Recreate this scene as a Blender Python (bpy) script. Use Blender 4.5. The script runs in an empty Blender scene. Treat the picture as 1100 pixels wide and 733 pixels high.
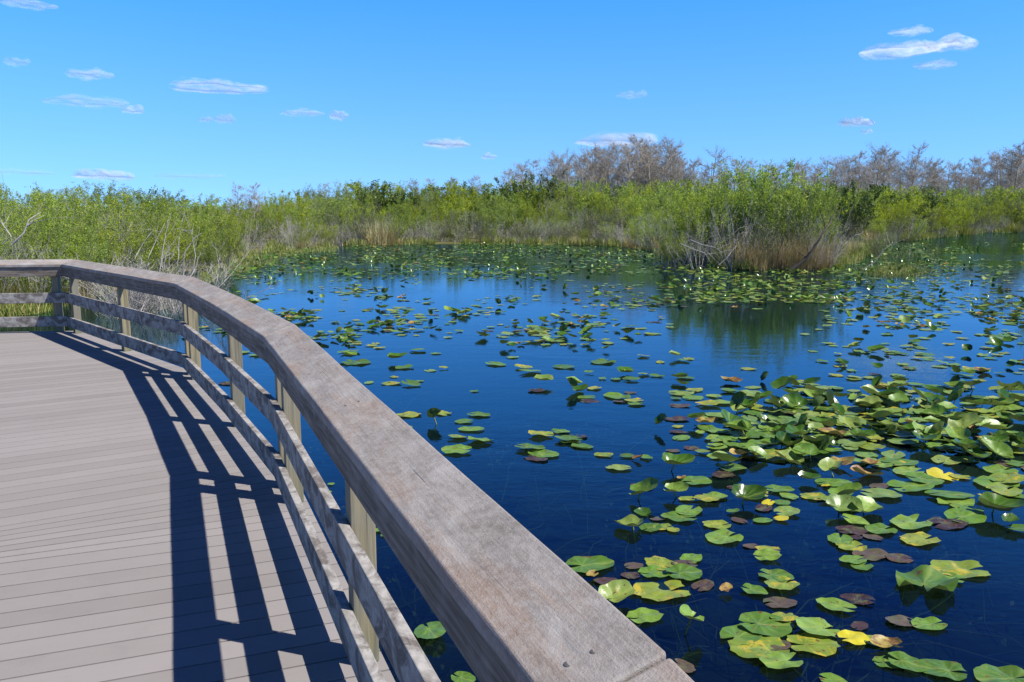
import bpy, math, random
from mathutils import Vector, Matrix, noise
R_ = math.radians
sc = bpy.context.scene
COL = sc.collection
rng = random.Random(7)

# ---------------------------------------------------------------- camera model
F, HZ, CXP, CYP, EYE = 880.0, 225.0, 550.0, 366.5, 1.65
PITCH = math.atan((CYP - HZ) / F)
WATER = -0.55
def ray(x, y):
    X = (x - CXP) / F; Y = (CYP - y) / F
    return Vector((X, math.cos(PITCH) + Y * math.sin(PITCH), -math.sin(PITCH) + Y * math.cos(PITCH)))
def on(x, y, z):
    d = ray(x, y); t = (z - EYE) / d.z
    return Vector((d.x * t, d.y * t, z))
def at_depth(x, d):
    return (x - CXP) / F * d            # world x of a pixel column at depth d (near the horizon)
def height(ytop, d, base=WATER):
    return (EYE - base) + d * (HZ - ytop) / F

cam = bpy.data.objects.new('camera', bpy.data.cameras.new('camera'))
COL.objects.link(cam); sc.camera = cam
cam.data.sensor_width = 36; cam.data.lens = 36 * F / 1100
cam.location = (0, 0, EYE); cam.rotation_euler = (math.pi / 2 - PITCH, 0, 0)
cam.data.clip_start = 0.05; cam.data.clip_end = 20000

# ---------------------------------------------------------------- helpers
def tag(o, label=None, cat=None, group=None, kind=None):
    if label: o['label'] = label
    if cat: o['category'] = cat
    if group: o['group'] = group
    if kind: o['kind'] = kind
    return o
def empty(name, loc=(0, 0, 0), rz=0):
    o = bpy.data.objects.new(name, None); COL.objects.link(o)
    o.location = loc; o.rotation_euler = (0, 0, rz); o.empty_display_size = .2
    return o
class MB:
    def __init__(s): s.v = []; s.f = []; s.m = []
    def face(s, pts, m=0):
        n = len(s.v); s.v.extend([tuple(p) for p in pts]); s.f.append(tuple(range(n, n + len(pts)))); s.m.append(m)
    def box(s, o, ax, ay, az, m=0):
        # o corner, three edge vectors
        o, ax, ay, az = map(Vector, (o, ax, ay, az)); n = len(s.v)
        P = [o, o+ax, o+ax+ay, o+ay, o+az, o+ax+az, o+ax+ay+az, o+ay+az]
        s.v.extend([tuple(p) for p in P])
        fs = [(0,3,2,1),(4,5,6,7),(0,1,5,4),(1,2,6,5),(2,3,7,6),(3,0,4,7)]
        if ax.cross(ay).dot(az) < 0: fs = [f[::-1] for f in fs]
        for f in fs: s.f.append(tuple(i + n for i in f)); s.m.append(m)
    def prism(s, poly, z0, z1, m=0):
        # poly CCW in xy
        a = sum(poly[i][0]*poly[(i+1)%len(poly)][1]-poly[(i+1)%len(poly)][0]*poly[i][1] for i in range(len(poly)))
        if a < 0: poly = poly[::-1]
        n = len(s.v); k = len(poly)
        s.v.extend([(p[0], p[1], z0) for p in poly]); s.v.extend([(p[0], p[1], z1) for p in poly])
        s.f.append(tuple(range(n + k - 1, n - 1, -1))); s.m.append(m)
        s.f.append(tuple(range(n + k, n + 2 * k))); s.m.append(m)
        for i in range(k):
            j = (i + 1) % k
            s.f.append((n + i, n + j, n + k + j, n + k + i)); s.m.append(m)
    def tube(s, pts, r0, r1, n=3, m=0, cap=False):
        pts = [Vector(p) for p in pts]; base = len(s.v); K = len(pts)
        up = Vector((.31, .17, .93))
        for i, p in enumerate(pts):
            d = (pts[min(i+1, K-1)] - pts[max(i-1, 0)])
            if d.length < 1e-9: d = Vector((0, 0, 1))
            d.normalize(); u = d.cross(up)
            if u.length < .1: u = d.cross(Vector((1, 0, 0)))
            u.normalize(); w = d.cross(u); r = r0 + (r1 - r0) * i / max(1, K - 1)
            for j in range(n):
                a = 2 * math.pi * j / n
                s.v.append(tuple(p + (u * math.cos(a) + w * math.sin(a)) * r))
        for i in range(K - 1):
            for j in range(n):
                a = base + i*n + j; b = base + i*n + (j+1) % n
                s.f.append((a, b, b + n, a + n)); s.m.append(m)
        if cap:
            s.f.append(tuple(base + (K-1)*n + j for j in range(n))); s.m.append(m)
    def mesh(s, name, mats, smooth=False):
        me = bpy.data.meshes.new(name); me.from_pydata(s.v, [], s.f)
        for mt in (mats if isinstance(mats, (list, tuple)) else [mats]): me.materials.append(mt)
        me.polygons.foreach_set('material_index', s.m)
        if smooth: me.polygons.foreach_set('use_smooth', [True] * len(s.f))
        me.update(); return me
    def build(s, name, mats, parent=None, smooth=False):
        return link(name, s.mesh(name, mats, smooth), parent)
def link(name, me, parent=None):
    o = bpy.data.objects.new(name, me); COL.objects.link(o)
    if parent: o.parent = parent
    return o
def bevel(o, w, seg=2):
    m = o.modifiers.new('bevel', 'BEVEL'); m.width = w; m.segments = seg; m.limit_method = 'ANGLE'; m.angle_limit = R_(40)

# ---------------------------------------------------------------- materials
class NT:
    def __init__(s, name):
        s.m = bpy.data.materials.new(name); s.m.use_nodes = True; s.t = s.m.node_tree; s.t.nodes.clear()
        s.out = s.n('ShaderNodeOutputMaterial')
    def n(s, typ, **kw):
        nd = s.t.nodes.new(typ)
        for k, v in kw.items():
            if k == 'ins':
                for a, b in v.items():
                    if isinstance(b, bpy.types.NodeSocket): s.t.links.new(b, nd.inputs[a])
                    else: nd.inputs[a].default_value = b
            else: setattr(nd, k, v)
        return nd
    def link(s, a, b): s.t.links.new(a, b)
    def noise(s, vec, scale, detail=4, rough=.55, dist=0):
        return s.n('ShaderNodeTexNoise', ins={'Vector': vec, 'Scale': scale, 'Detail': detail, 'Roughness': rough, 'Distortion': dist}).outputs['Fac']
    def ramp(s, fac, stops, interp='LINEAR'):
        r = s.n('ShaderNodeValToRGB', ins={'Fac': fac}); cr = r.color_ramp; cr.interpolation = interp
        while len(cr.elements) < len(stops): cr.elements.new(.5)
        for e, (p, c) in zip(cr.elements, stops):
            e.position = p; e.color = (*c, 1) if len(c) == 3 else c
        return r.outputs['Color']
    def mix(s, fac, a, b, mode='MIX'):
        nd = s.n('ShaderNodeMix', data_type='RGBA', blend_type=mode)
        for i, v in ((0, fac), (6, a), (7, b)):
            if isinstance(v, bpy.types.NodeSocket): s.t.links.new(v, nd.inputs[i])
            elif i == 0: nd.inputs[0].default_value = v
            else: nd.inputs[i].default_value = (*v, 1) if len(v) == 3 else v
        return nd.outputs[2]
    def math(s, op, a, b=0.0, clamp=False):
        nd = s.n('ShaderNodeMath', operation=op, use_clamp=clamp)
        for i, v in ((0, a), (1, b)):
            if isinstance(v, bpy.types.NodeSocket): s.t.links.new(v, nd.inputs[i])
            else: nd.inputs[i].default_value = v
        return nd.outputs[0]
    def maprange(s, v, a, b, c=0., d=1.):
        return s.n('ShaderNodeMapRange', ins={0: v, 1: a, 2: b, 3: c, 4: d}).outputs[0]
    def bump(s, h, strength, dist=.01):
        return s.n('ShaderNodeBump', ins={'Height': h, 'Strength': strength, 'Distance': dist}).outputs[0]
    def coord(s, kind='Object'):
        return s.n('ShaderNodeTexCoord').outputs[kind]
    def stretch(s, vec, scale):
        return s.n('ShaderNodeMapping', ins={'Vector': vec, 'Scale': scale}).outputs[0]
    def done(s, col, rough=.8, normal=None, spec=.5, trans=0.0, coat=0.0, tcol=None):
        p = s.n('ShaderNodeBsdfPrincipled')
        for k, v in (('Base Color', col), ('Roughness', rough)):
            if isinstance(v, bpy.types.NodeSocket): s.link(v, p.inputs[k])
            else: p.inputs[k].default_value = (*v, 1) if k == 'Base Color' else v
        p.inputs['Specular IOR Level'].default_value = spec
        p.inputs['Coat Weight'].default_value = coat; p.inputs['Coat Roughness'].default_value = .18
        if normal is not None: s.link(normal, p.inputs['Normal'])
        sh = p.outputs[0]
        if trans:
            t = s.n('ShaderNodeBsdfTranslucent')
            c2 = tcol if tcol is not None else col
            if isinstance(c2, bpy.types.NodeSocket): s.link(c2, t.inputs[0])
            else: t.inputs[0].default_value = (*c2, 1)
            mx = s.n('ShaderNodeMixShader', ins={0: trans}); s.link(sh, mx.inputs[1]); s.link(t.outputs[0], mx.inputs[2]); sh = mx.outputs[0]
        s.link(sh, s.out.inputs[0]); return s.m

def wood_coord(t, along=None):
    """object coordinates of the part (parts are built with local x along the board)."""
    return t.coord('Object')

def mat_cap():
    t = NT('weathered_cap_wood'); c = t.coord()
    rnd = t.n('ShaderNodeObjectInfo').outputs['Random']
    grain = t.noise(t.stretch(c, (3, 60, 60)), 1.0, 5, .65, .4)
    blot = t.noise(t.stretch(c, (3.5, 7, 7)), 1.6, 6, .62, .6)
    fine = t.noise(c, 42, 7, .78)
    warm = t.noise(t.stretch(c, (1.2, 5, 5)), 1.3, 4, .6, .8)
    speck = t.noise(c, 170, 3, .7)
    col = t.ramp(blot, [(.28, (.185, .163, .145)), (.5, (.27, .248, .228)), (.72, (.39, .365, .34))])
    col = t.mix(t.maprange(warm, .46, .66, 0, .6), col, (.30, .20, .14))
    col = t.mix(t.maprange(fine, .42, .62, 0, .45), col, (.42, .395, .37))
    col = t.mix(t.maprange(grain, .52, .70, 0, .34), col, (.13, .108, .09))
    col = t.mix(t.maprange(speck, .63, .72, 0, .5), col, (.085, .07, .062))
    crack = t.noise(t.stretch(c, (1.1, 38, 38)), 1.0, 3, .5, .3)
    col = t.mix(t.maprange(crack, .69, .73, 0, .7), col, (.07, .055, .045))
    h = t.math('ADD', t.math('MULTIPLY', grain, 1.3), t.math('ADD', fine, speck))
    h = t.math('SUBTRACT', h, t.maprange(crack, .67, .73, 0, 1.6))
    return t.done(col, .88, t.bump(h, .6, .003), .2)
def mat_rail():
    t = NT('peeling_painted_rail_wood'); c = t.coord()
    grain = t.noise(t.stretch(c, (4, 70, 70)), 1.0, 5, .65, .4)
    p1 = t.noise(t.stretch(c, (5, 8, 8)), 1.3, 7, .7, .8)
    base = t.ramp(grain, [(.3, (.09, .078, .07)), (.7, (.19, .168, .148))])
    pale = t.ramp(t.noise(c, 30, 4), [(.3, (.26, .245, .225)), (.7, (.42, .40, .37))])
    col = t.mix(t.maprange(p1, .43, .58), base, pale)
    return t.done(col, .85, t.bump(t.math('ADD', grain, p1), .5, .003), .25)
def mat_fascia():
    t = NT('grey_brown_board_wood'); c = t.coord()
    grain = t.noise(t.stretch(c, (3, 55, 55)), 1.0, 6, .65, .6)
    bl = t.noise(t.stretch(c, (4, 10, 10)), 1.5, 4)
    col = t.ramp(grain, [(.3, (.07, .055, .045)), (.5, (.16, .135, .11)), (.75, (.28, .25, .21))])
    col = t.mix(t.maprange(bl, .5, .7, 0, .5), col, (.33, .31, .28))
    return t.done(col, .85, t.bump(grain, .7, .004), .25)
def mat_post():
    t = NT('yellow_green_post_wood'); c = t.coord(); ro = t.n('ShaderNodeObjectInfo').outputs['Random']
    c0 = c; c = t.n('ShaderNodeVectorMath', operation='ADD', ins={0: c, 1: t.n('ShaderNodeCombineXYZ', ins={0: t.math('MULTIPLY', ro, 7.0), 1: t.math('MULTIPLY', ro, 3.0)}).outputs[0]}).outputs[0]
    # grain runs along local z
    g = t.n('ShaderNodeTexWave', wave_type='BANDS', bands_direction='X', ins={'Vector': t.stretch(c, (1, .9, .05)), 'Scale': 22.0, 'Distortion': 5.0, 'Detail': 3.0, 'Detail Scale': 1.5}).outputs['Fac']
    g2 = t.noise(t.stretch(c, (60, 60, 3)), 1.0, 4, .65)
    rnd = t.n('ShaderNodeObjectInfo').outputs['Random']
    col = t.ramp(g, [(.2, (.33, .27, .145)), (.6, (.26, .22, .125)), (.95, (.13, .105, .06))])
    col = t.mix(t.maprange(g2, .35, .65, 0, .75), col, (.20, .19, .145))
    col = t.mix(t.math('MULTIPLY', rnd, .45), col, (.22, .21, .18))
    zz = t.n('ShaderNodeSeparateXYZ', ins={0: c0}).outputs[2]
    col = t.mix(t.math('MULTIPLY', t.maprange(zz, .25, 0.0), .55), col, (.16, .17, .10))
    return t.done(col, .8, t.bump(t.math('ADD', g2, g), .8, .003), .3)
def mat_deck():
    t = NT('grey_composite_decking'); c = t.coord()
    isl = t.n('ShaderNodeNewGeometry').outputs['Random Per Island']
    v = t.n('ShaderNodeVectorRotate', rotation_type='Z_AXIS', ins={'Vector': c, 'Angle': R_(-21)}).outputs[0]
    gr = t.noise(t.stretch(v, (2.2, 90, 1)), 1.0, 5, .7)
    bl = t.noise(c, 1.6, 4); fine = t.noise(c, 140, 3, .7)
    bl2 = t.noise(c, 7, 5, .65)
    col = t.ramp(isl, [(0, (.228, .21, .197)), (.5, (.258, .237, .224)), (1, (.286, .262, .25))])
    col = t.mix(t.maprange(gr, .3, .75, 0, .22), col, (.20, .17, .165))
    col = t.mix(t.maprange(bl, .4, .7, 0, .2), col, (.32, .29, .28))
    col = t.mix(t.maprange(bl2, .55, .8, 0, .35), col, (.19, .165, .16))
    col = t.mix(t.maprange(fine, .62, .75, 0, .25), col, (.14, .12, .11))
    return t.done(col, .8, t.bump(t.math('ADD', gr, fine), .25, .002), .3)
def mat_leaf(name, stops, trans=.3, rough=.55, hue=0.0):
    t = NT(name); isl = t.n('ShaderNodeNewGeometry').outputs['Random Per Island']
    rnd = t.n('ShaderNodeObjectInfo').outputs['Random']
    x = t.math('FRACT', t.math('ADD', isl, t.math('MULTIPLY', rnd, .37)))
    col = t.ramp(x, stops)
    # whole plants differ a little from each other
    hs = t.n('ShaderNodeHueSaturation', ins={'Color': col, 'Hue': t.maprange(rnd, 0, 1, .488 + hue, .512 + hue), 'Saturation': t.maprange(rnd, 0, 1, 1.05, .88), 'Value': t.maprange(t.math('FRACT', t.math('MULTIPLY', rnd, 7.3)), 0, 1, .8, 1.2)}).outputs[0]
    return t.done(hs, rough, None, .3, trans)
def mat_bark(name, a, b):
    t = NT(name); c = t.coord()
    isl = t.n('ShaderNodeNewGeometry').outputs['Random Per Island']
    col = t.mix(isl, a, b)
    n = t.noise(t.stretch(c, (9, 9, 3)), 1.5, 3)
    col = t.mix(t.maprange(n, .35, .7, 0, .5), col, tuple(x * .55 for x in a))
    return t.done(col, .9, None, .2)

M = dict(cap=mat_cap(), rail=mat_rail(), fascia=mat_fascia(), post=mat_post(), deck=mat_deck())
M['willow'] = mat_leaf('willow_leaf', [(0, (.16, .25, .014)), (.35, (.27, .39, .018)), (.75, (.40, .51, .025)), (1, (.55, .60, .05))], .48)
M['olive'] = mat_leaf('olive_leaf', [(0, (.085, .125, .022)), (.5, (.155, .205, .03)), (1, (.25, .30, .045))], .3)
M['dark'] = mat_leaf('evergreen_leaf', [(0, (.06, .10, .015)), (.5, (.10, .165, .022)), (1, (.17, .26, .035))], .22, .45)
M['straw'] = mat_leaf('straw_blade', [(0, (.42, .31, .13)), (.5, (.52, .42, .2)), (1, (.36, .33, .12))], .25)
M['sedge'] = mat_leaf('sedge_blade', [(0, (.13, .18, .03)), (.5, (.25, .30, .05)), (.85, (.30, .34, .06)), (1, (.40, .35, .13))], .3)
M['rust'] = mat_leaf('rust_needle', [(0, (.27, .165, .10)), (.5, (.36, .26, .17)), (1, (.30, .27, .14))], .2)
M['bark'] = mat_bark('grey_stem', (.30, .28, .25), (.17, .15, .13))
M['pale'] = mat_bark('bleached_twig', (.52, .49, .45), (.36, .33, .30))
M['cyp'] = mat_bark('cypress_bark', (.47, .43, .36), (.36, .32, .27))
M['darkbark'] = mat_bark('dark_snag_bark', (.11, .09, .075), (.07, .06, .05))

def pad_material(name, stops, blotch=None, bamt=(.56, .62), rough=.36, coat=.0, vein=(.36, .42, .12), trans=.18):
    t = NT(name); c = t.coord()
    isl = t.n('ShaderNodeNewGeometry').outputs['Random Per Island']
    rnd = t.n('ShaderNodeObjectInfo').outputs['Random']
    x = t.math('FRACT', t.math('ADD', isl, rnd))
    off = t.n('ShaderNodeCombineXYZ', ins={0: t.math('MULTIPLY', rnd, 37.0), 1: t.math('MULTIPLY', rnd, 11.0)}).outputs[0]
    cc = t.n('ShaderNodeVectorMath', operation='ADD', ins={0: c, 1: off}).outputs[0]
    col = t.ramp(x, stops)
    n = t.noise(cc, 14, 5, .6, .3)
    col = t.mix(t.maprange(n, .4, .7, 0, .45), col, tuple(v * .62 for v in stops[0][1]))
    if blotch:
        b = t.noise(cc, 9, 5, .65, .6)
        col = t.mix(t.maprange(b, *bamt), col, blotch)
        d = t.noise(cc, 26, 4, .6)
        col = t.mix(t.maprange(d, .62, .66), col, (.14, .06, .02))
    # veins spread from the stalk: an attribute holds the angle
    at = t.n('ShaderNodeAttribute', attribute_name='vein').outputs['Fac']
    col = t.mix(t.math('MULTIPLY', at, .42), col, vein)
    rs = t.maprange(t.noise(cc, 20, 3), .3, .7, rough * .7, rough * 1.5)
    h = t.math('ADD', t.noise(cc, 22, 4), t.math('MULTIPLY', at, -.5))
    # the underside is paler and matt
    back = t.n('ShaderNodeNewGeometry').outputs['Backfacing']
    col = t.mix(back, col, t.mix(.5, col, (.22, .26, .08)))
    return t.done(col, rs, t.bump(h, .35, .006), .5, trans, coat)
M['pg'] = pad_material('green_pad', [(0, (.07, .16, .02)), (.5, (.13, .27, .03)), (1, (.24, .37, .055))], (.34, .33, .03), (.64, .72))
M['pl'] = pad_material('pale_green_pad', [(0, (.16, .27, .06)), (.5, (.21, .32, .07)), (1, (.26, .34, .07))], (.36, .34, .08), (.58, .68))
M['pd'] = pad_material('deep_green_pad', [(0, (.035, .10, .012)), (.5, (.055, .15, .015)), (1, (.08, .18, .02))], None, rough=.22)
M['py'] = pad_material('yellowing_pad', [(0, (.17, .26, .03)), (.5, (.22, .30, .03)), (1, (.28, .33, .035))], (.48, .38, .03), (.52, .62), .4)
M['pp'] = pad_material('purple_brown_pad', [(0, (.035, .018, .016)), (.5, (.065, .035, .03)), (1, (.11, .085, .055))], (.09, .10, .035), (.52, .62), .45, vein=(.09, .05, .045), trans=.05)
M['pb'] = pad_material('rusty_pad', [(0, (.40, .25, .06)), (.5, (.33, .28, .05)), (1, (.5, .36, .1))], (.20, .09, .04), (.48, .55), .5)
M['pn'] = pad_material('bright_yellow_pad', [(0, (.62, .55, .02)), (1, (.6, .5, .03))], None, rough=.4, vein=(.55, .5, .05))
M['stalk'] = mat_leaf('green_stalk', [(0, (.17, .24, .03)), (1, (.28, .32, .05))], .15)
M['weed'] = mat_leaf('submerged_weed', [(0, (.10, .14, .04)), (.6, (.16, .20, .06)), (1, (.22, .17, .10))], .1)

def mat_water():
    t = NT('dark_marsh_water'); c = t.coord()
    n1 = t.noise(t.stretch(c, (.7, 1.6, 1)), 2.2, 3, .5)
    n2 = t.noise(t.stretch(c, (1, 2.2, 1)), 9.0, 2, .5)
    calm = t.maprange(t.noise(c, .12, 3), .42, .62, .35, 1.3)
    h = t.math('MULTIPLY', t.math('ADD', n1, t.math('MULTIPLY', n2, .35)), calm)
    b = t.bump(h, .085, .05)
    fr = t.n('ShaderNodeFresnel', ins={'IOR': 1.52, 'Normal': b}).outputs[0]
    gl = t.n('ShaderNodeBsdfGlossy', ins={'Color': (.56, .84, 1, 1), 'Roughness': .02, 'Normal': b}).outputs[0]
    tr = t.n('ShaderNodeBsdfTransparent', ins={'Color': (.34, .50, .48, 1)}).outputs[0]
    df = t.n('ShaderNodeBsdfDiffuse', ins={'Color': (.002, .006, .018, 1)}).outputs[0]
    body = t.n('ShaderNodeMixShader', ins={0: .6, 1: df, 2: tr}).outputs[0]
    mx = t.n('ShaderNodeMixShader', ins={0: fr, 1: body, 2: gl}).outputs[0]
    t.link(mx, t.out.inputs[0]); return t.m
M['water'] = mat_water()
def mat_ground():
    t = NT('marsh_ground'); c = t.coord('Generated'); c = t.coord('Object')
    z = t.n('ShaderNodeSeparateXYZ', ins={0: c}).outputs[2]
    land = t.ramp(t.noise(c, .9, 6, .7), [(.3, (.075, .07, .03)), (.5, (.12, .12, .04)), (.7, (.18, .15, .07))])
    mud = t.ramp(t.noise(c, 2.5, 6, .7), [(.35, (.012, .018, .012)), (.6, (.04, .06, .025)), (.75, (.07, .09, .04))])
    col = t.mix(t.maprange(z, WATER - .12, WATER), mud, land)
    return t.done(col, .95, None, .1)
M['ground'] = mat_ground()

# ---------------------------------------------------------------- world, sun
SUN_AZ = R_(-19.0); SUN_EL = R_(51.0)
sun_dir = Vector((math.cos(SUN_EL) * math.cos(SUN_AZ), math.cos(SUN_EL) * math.sin(SUN_AZ), math.sin(SUN_EL)))
w = bpy.data.worlds.new('World'); sc.world = w; w.use_nodes = True
nt = w.node_tree; bg = nt.nodes['Background']
sky = nt.nodes.new('ShaderNodeTexSky'); sky.sky_type = 'NISHITA'; sky.sun_disc = False
sky.sun_elevation = SUN_EL; sky.sun_rotation = math.atan2(sun_dir.x, sun_dir.y)
sky.altitude = 0; sky.air_density = .6; sky.dust_density = 0.0; sky.ozone_density = 6.0
hs = nt.nodes.new('ShaderNodeHueSaturation'); hs.inputs['Saturation'].default_value = 1.1; hs.inputs['Value'].default_value = 1.0
hs.inputs['Hue'].default_value = .5
tc = nt.nodes.new('ShaderNodeTexCoord'); mp = nt.nodes.new('ShaderNodeMapping'); mp.inputs['Scale'].default_value = (1, 1, .45); mp.inputs['Location'].default_value = (0, 0, .10)
nrm = nt.nodes.new('ShaderNodeVectorMath'); nrm.operation = 'NORMALIZE'
nt.links.new(tc.outputs['Generated'], mp.inputs[0]); nt.links.new(mp.outputs[0], nrm.inputs[0]); nt.links.new(nrm.outputs[0], sky.inputs[0])
tint = nt.nodes.new('ShaderNodeMix'); tint.data_type = 'RGBA'; tint.blend_type = 'MULTIPLY'; tint.inputs[0].default_value = 1; tint.inputs[7].default_value = (.9, 1.25, 1.08, 1)
sep = nt.nodes.new('ShaderNodeSeparateXYZ'); nt.links.new(tc.outputs['Generated'], sep.inputs[0])
trp = nt.nodes.new('ShaderNodeValToRGB'); nt.links.new(sep.outputs[2], trp.inputs[0]); els = trp.color_ramp.elements
els[0].position = 0.0; els[0].color = (1.14, 1.16, 1.12, 1); els[1].position = .24; els[1].color = (.80, 1.12, 1.30, 1)
for p_, c_ in ((.42, (.40, .46, .76, 1)), (.8, (.34, .25, .34, 1))):
    e_ = els.new(p_); e_.color = c_
nt.links.new(trp.outputs[0], tint.inputs[7]); nt.links.new(sky.outputs[0], tint.inputs[6]); nt.links.new(tint.outputs[2], hs.inputs['Color']); nt.links.new(hs.outputs[0], bg.inputs[0]); bg.inputs[1].default_value = .142
sl = bpy.data.lights.new('sun', 'SUN'); sl.energy = 5.0; sl.angle = R_(.53); sl.color = (1, .955, .88)
so = bpy.data.objects.new('sun', sl); COL.objects.link(so)
so.rotation_euler = sun_dir.to_track_quat('Z', 'Y').to_euler()
vs = sc.view_settings; vs.view_transform = 'Standard'; vs.look = 'None'; vs.gamma = 1; vs.exposure = 0.48; vs.use_curve_mapping = False
sc.cycles.max_bounces = 6; sc.cycles.transparent_max_bounces = 8; sc.cycles.glossy_bounces = 3; sc.cycles.diffuse_bounces = 3
sc.cycles.transmission_bounces = 3; sc.cycles.caustics_reflective = False; sc.cycles.caustics_refractive = False

# ---------------------------------------------------------------- shoreline
SHORE_PX = [(-60, 343), (0, 340), (40, 336), (90, 322), (140, 308), (190, 296), (240, 283), (290, 272), (340, 267), (400, 263.5), (520, 262), (640, 263.5),
            (690, 268), (715, 277), (750, 286), (800, 290), (860, 290.5), (905, 288), (925, 281), (935, 270), (955, 262), (1000, 256), (1050, 251), (1100, 249.5), (1180, 248)]
SH = [on(x, y, WATER) for x, y in SHORE_PX]
POND = [(p.x, p.y) for p in SH] + [(80, 60), (70, -30), (-40, -30), (-30, 6)]
def inside(x, y, poly=POND):
    c = False; n = len(poly); j = n - 1
    for i in range(n):
        xi, yi = poly[i]; xj, yj = poly[j]
        if (yi > y) != (yj > y) and x < (xj - xi) * (y - yi) / (yj - yi) + xi: c = not c
        j = i
    return c
def sdist(x, y, poly=POND):
    d = 1e9; n = len(poly)
    for i in range(n):
        ax, ay = poly[i]; bx, by = poly[(i + 1) % n]
        vx, vy = bx - ax, by - ay; t = max(0, min(1, ((x - ax) * vx + (y - ay) * vy) / (vx * vx + vy * vy)))
        d = min(d, math.hypot(x - ax - vx * t, y - ay - vy * t))
    return -d if inside(x, y, poly) else d
def ground_z(x, y):
    s = sdist(x, y) + .5 * noise.noise(Vector((x * .5, y * .5, 3)))
    if s > 0: return WATER + min(.12, .03 + s * .02) + .05 * noise.noise(Vector((x * .3, y * .3, 0)))
    return WATER - min(.75, .02 - s * .22) - .06 * noise.noise(Vector((x, y, 5)))
mb = MB(); rings = [0] + [.6 * 1.085 ** k for k in range(118)]; NA = 220
mb.v.append((0, 0, ground_z(0, 0)))
for r in rings[1:]:
    for a in range(NA):
        th = 2 * math.pi * a / NA; x, y = r * math.cos(th), r * math.sin(th)
        mb.v.append((x, y, ground_z(x, y) if r < 250 else WATER + .12))
for a in range(NA): mb.f.append((0, 1 + a, 1 + (a + 1) % NA)); mb.m.append(0)
for k in range(len(rings) - 2):
    for a in range(NA):
        p = 1 + k * NA + a; q = 1 + k * NA + (a + 1) % NA
        mb.f.append((p, p + NA, q + NA, q)); mb.m.append(0)
tag(mb.build('ground', M['ground'], smooth=True), kind='structure')
mb = MB(); mb.face([(-120, -60, WATER), (260, -60, WATER), (260, 260, WATER), (-120, 260, WATER)])
tag(mb.build('water', M['water']), kind='structure')

# ---------------------------------------------------------------- boardwalk and railing
RT = .925
A = on(65, 284, RT).xy; B = on(188.2, 304.9, RT).xy; C = on(232, 328.8, RT).xy; D = on(282.8, 361.3, RT).xy
E0 = on(570, 732, RT).xy
dDE = (E0 - D).normalized()
Ejoint = D + dDE * ((on(709, 702, RT + .058).xy - D).dot(dDE))
A2 = Vector((A.x - 1.9, A.y - .25)); A3 = Vector((A.x - 4.6, A.y - 1.2))
dG = Vector((.345, -.939)).normalized(); G = Ejoint + dG * 2.6
PL = [A3, A2, A, B, C, D, Ejoint, G]
def outn(a, b):
    d = (b - a).normalized(); n = Vector((-d.y, d.x))
    return n        # left of the travel direction = towards the water
for_check = outn(D, Ejoint)
def offset_pts(off):
    out = []
    for i, p in enumerate(PL):
        if i == 0: n = outn(PL[0], PL[1]); out.append(p + n * off); continue
        if i == len(PL) - 1: n = outn(PL[-2], PL[-1]); out.append(p + n * off); continue
        n1 = outn(PL[i-1], p); n2 = outn(p, PL[i+1]); m = (n1 + n2).normalized()
        out.append(p + m * (off / m.dot(n1)))
    return out
rail_root = empty('railing', (D.x, D.y, 0))
tag(rail_root, 'weathered grey wooden railing with a broad flat cap curving along the boardwalk edge', 'railing')
def local_board(name, poly, z0, z1, mat, parent, p0, p1, bw=.004):
    """prism whose own x axis runs along the board so that the grain follows it"""
    ang = math.atan2(p1.y - p0.y, p1.x - p0.x); c, s = math.cos(-ang), math.sin(-ang)
    pts = []
    for p in poly:
        q = Vector((p[0] - p0.x, p[1] - p0.y)); pts.append((q.x * c - q.y * s, q.x * s + q.y * c))
    m = MB(); m.prism(pts, z0 - z1, 0)
    o = m.build(name, mat, parent)
    o.location = (p0.x - parent.location.x, p0.y - parent.location.y, z1); o.rotation_euler = (0, 0, ang)
    if bw: bevel(o, bw)
    return o
def run(name, off0, off1, z0, z1, mat, gap=.0015, jitter=0.0, bw=.004, subdiv=False):
    I = offset_pts(off0); O = offset_pts(off1)
    for i in range(len(PL) - 1):
        a, b, c, d = I[i], I[i+1], O[i+1], O[i]
        e = (b - a).normalized() * gap
        dz = rng.uniform(-jitter, jitter)
        local_board(name, [a + e, b - e, c - e, d + e], z0 + dz, z1 + dz, mat, rail_root, a, b, bw)
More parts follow.
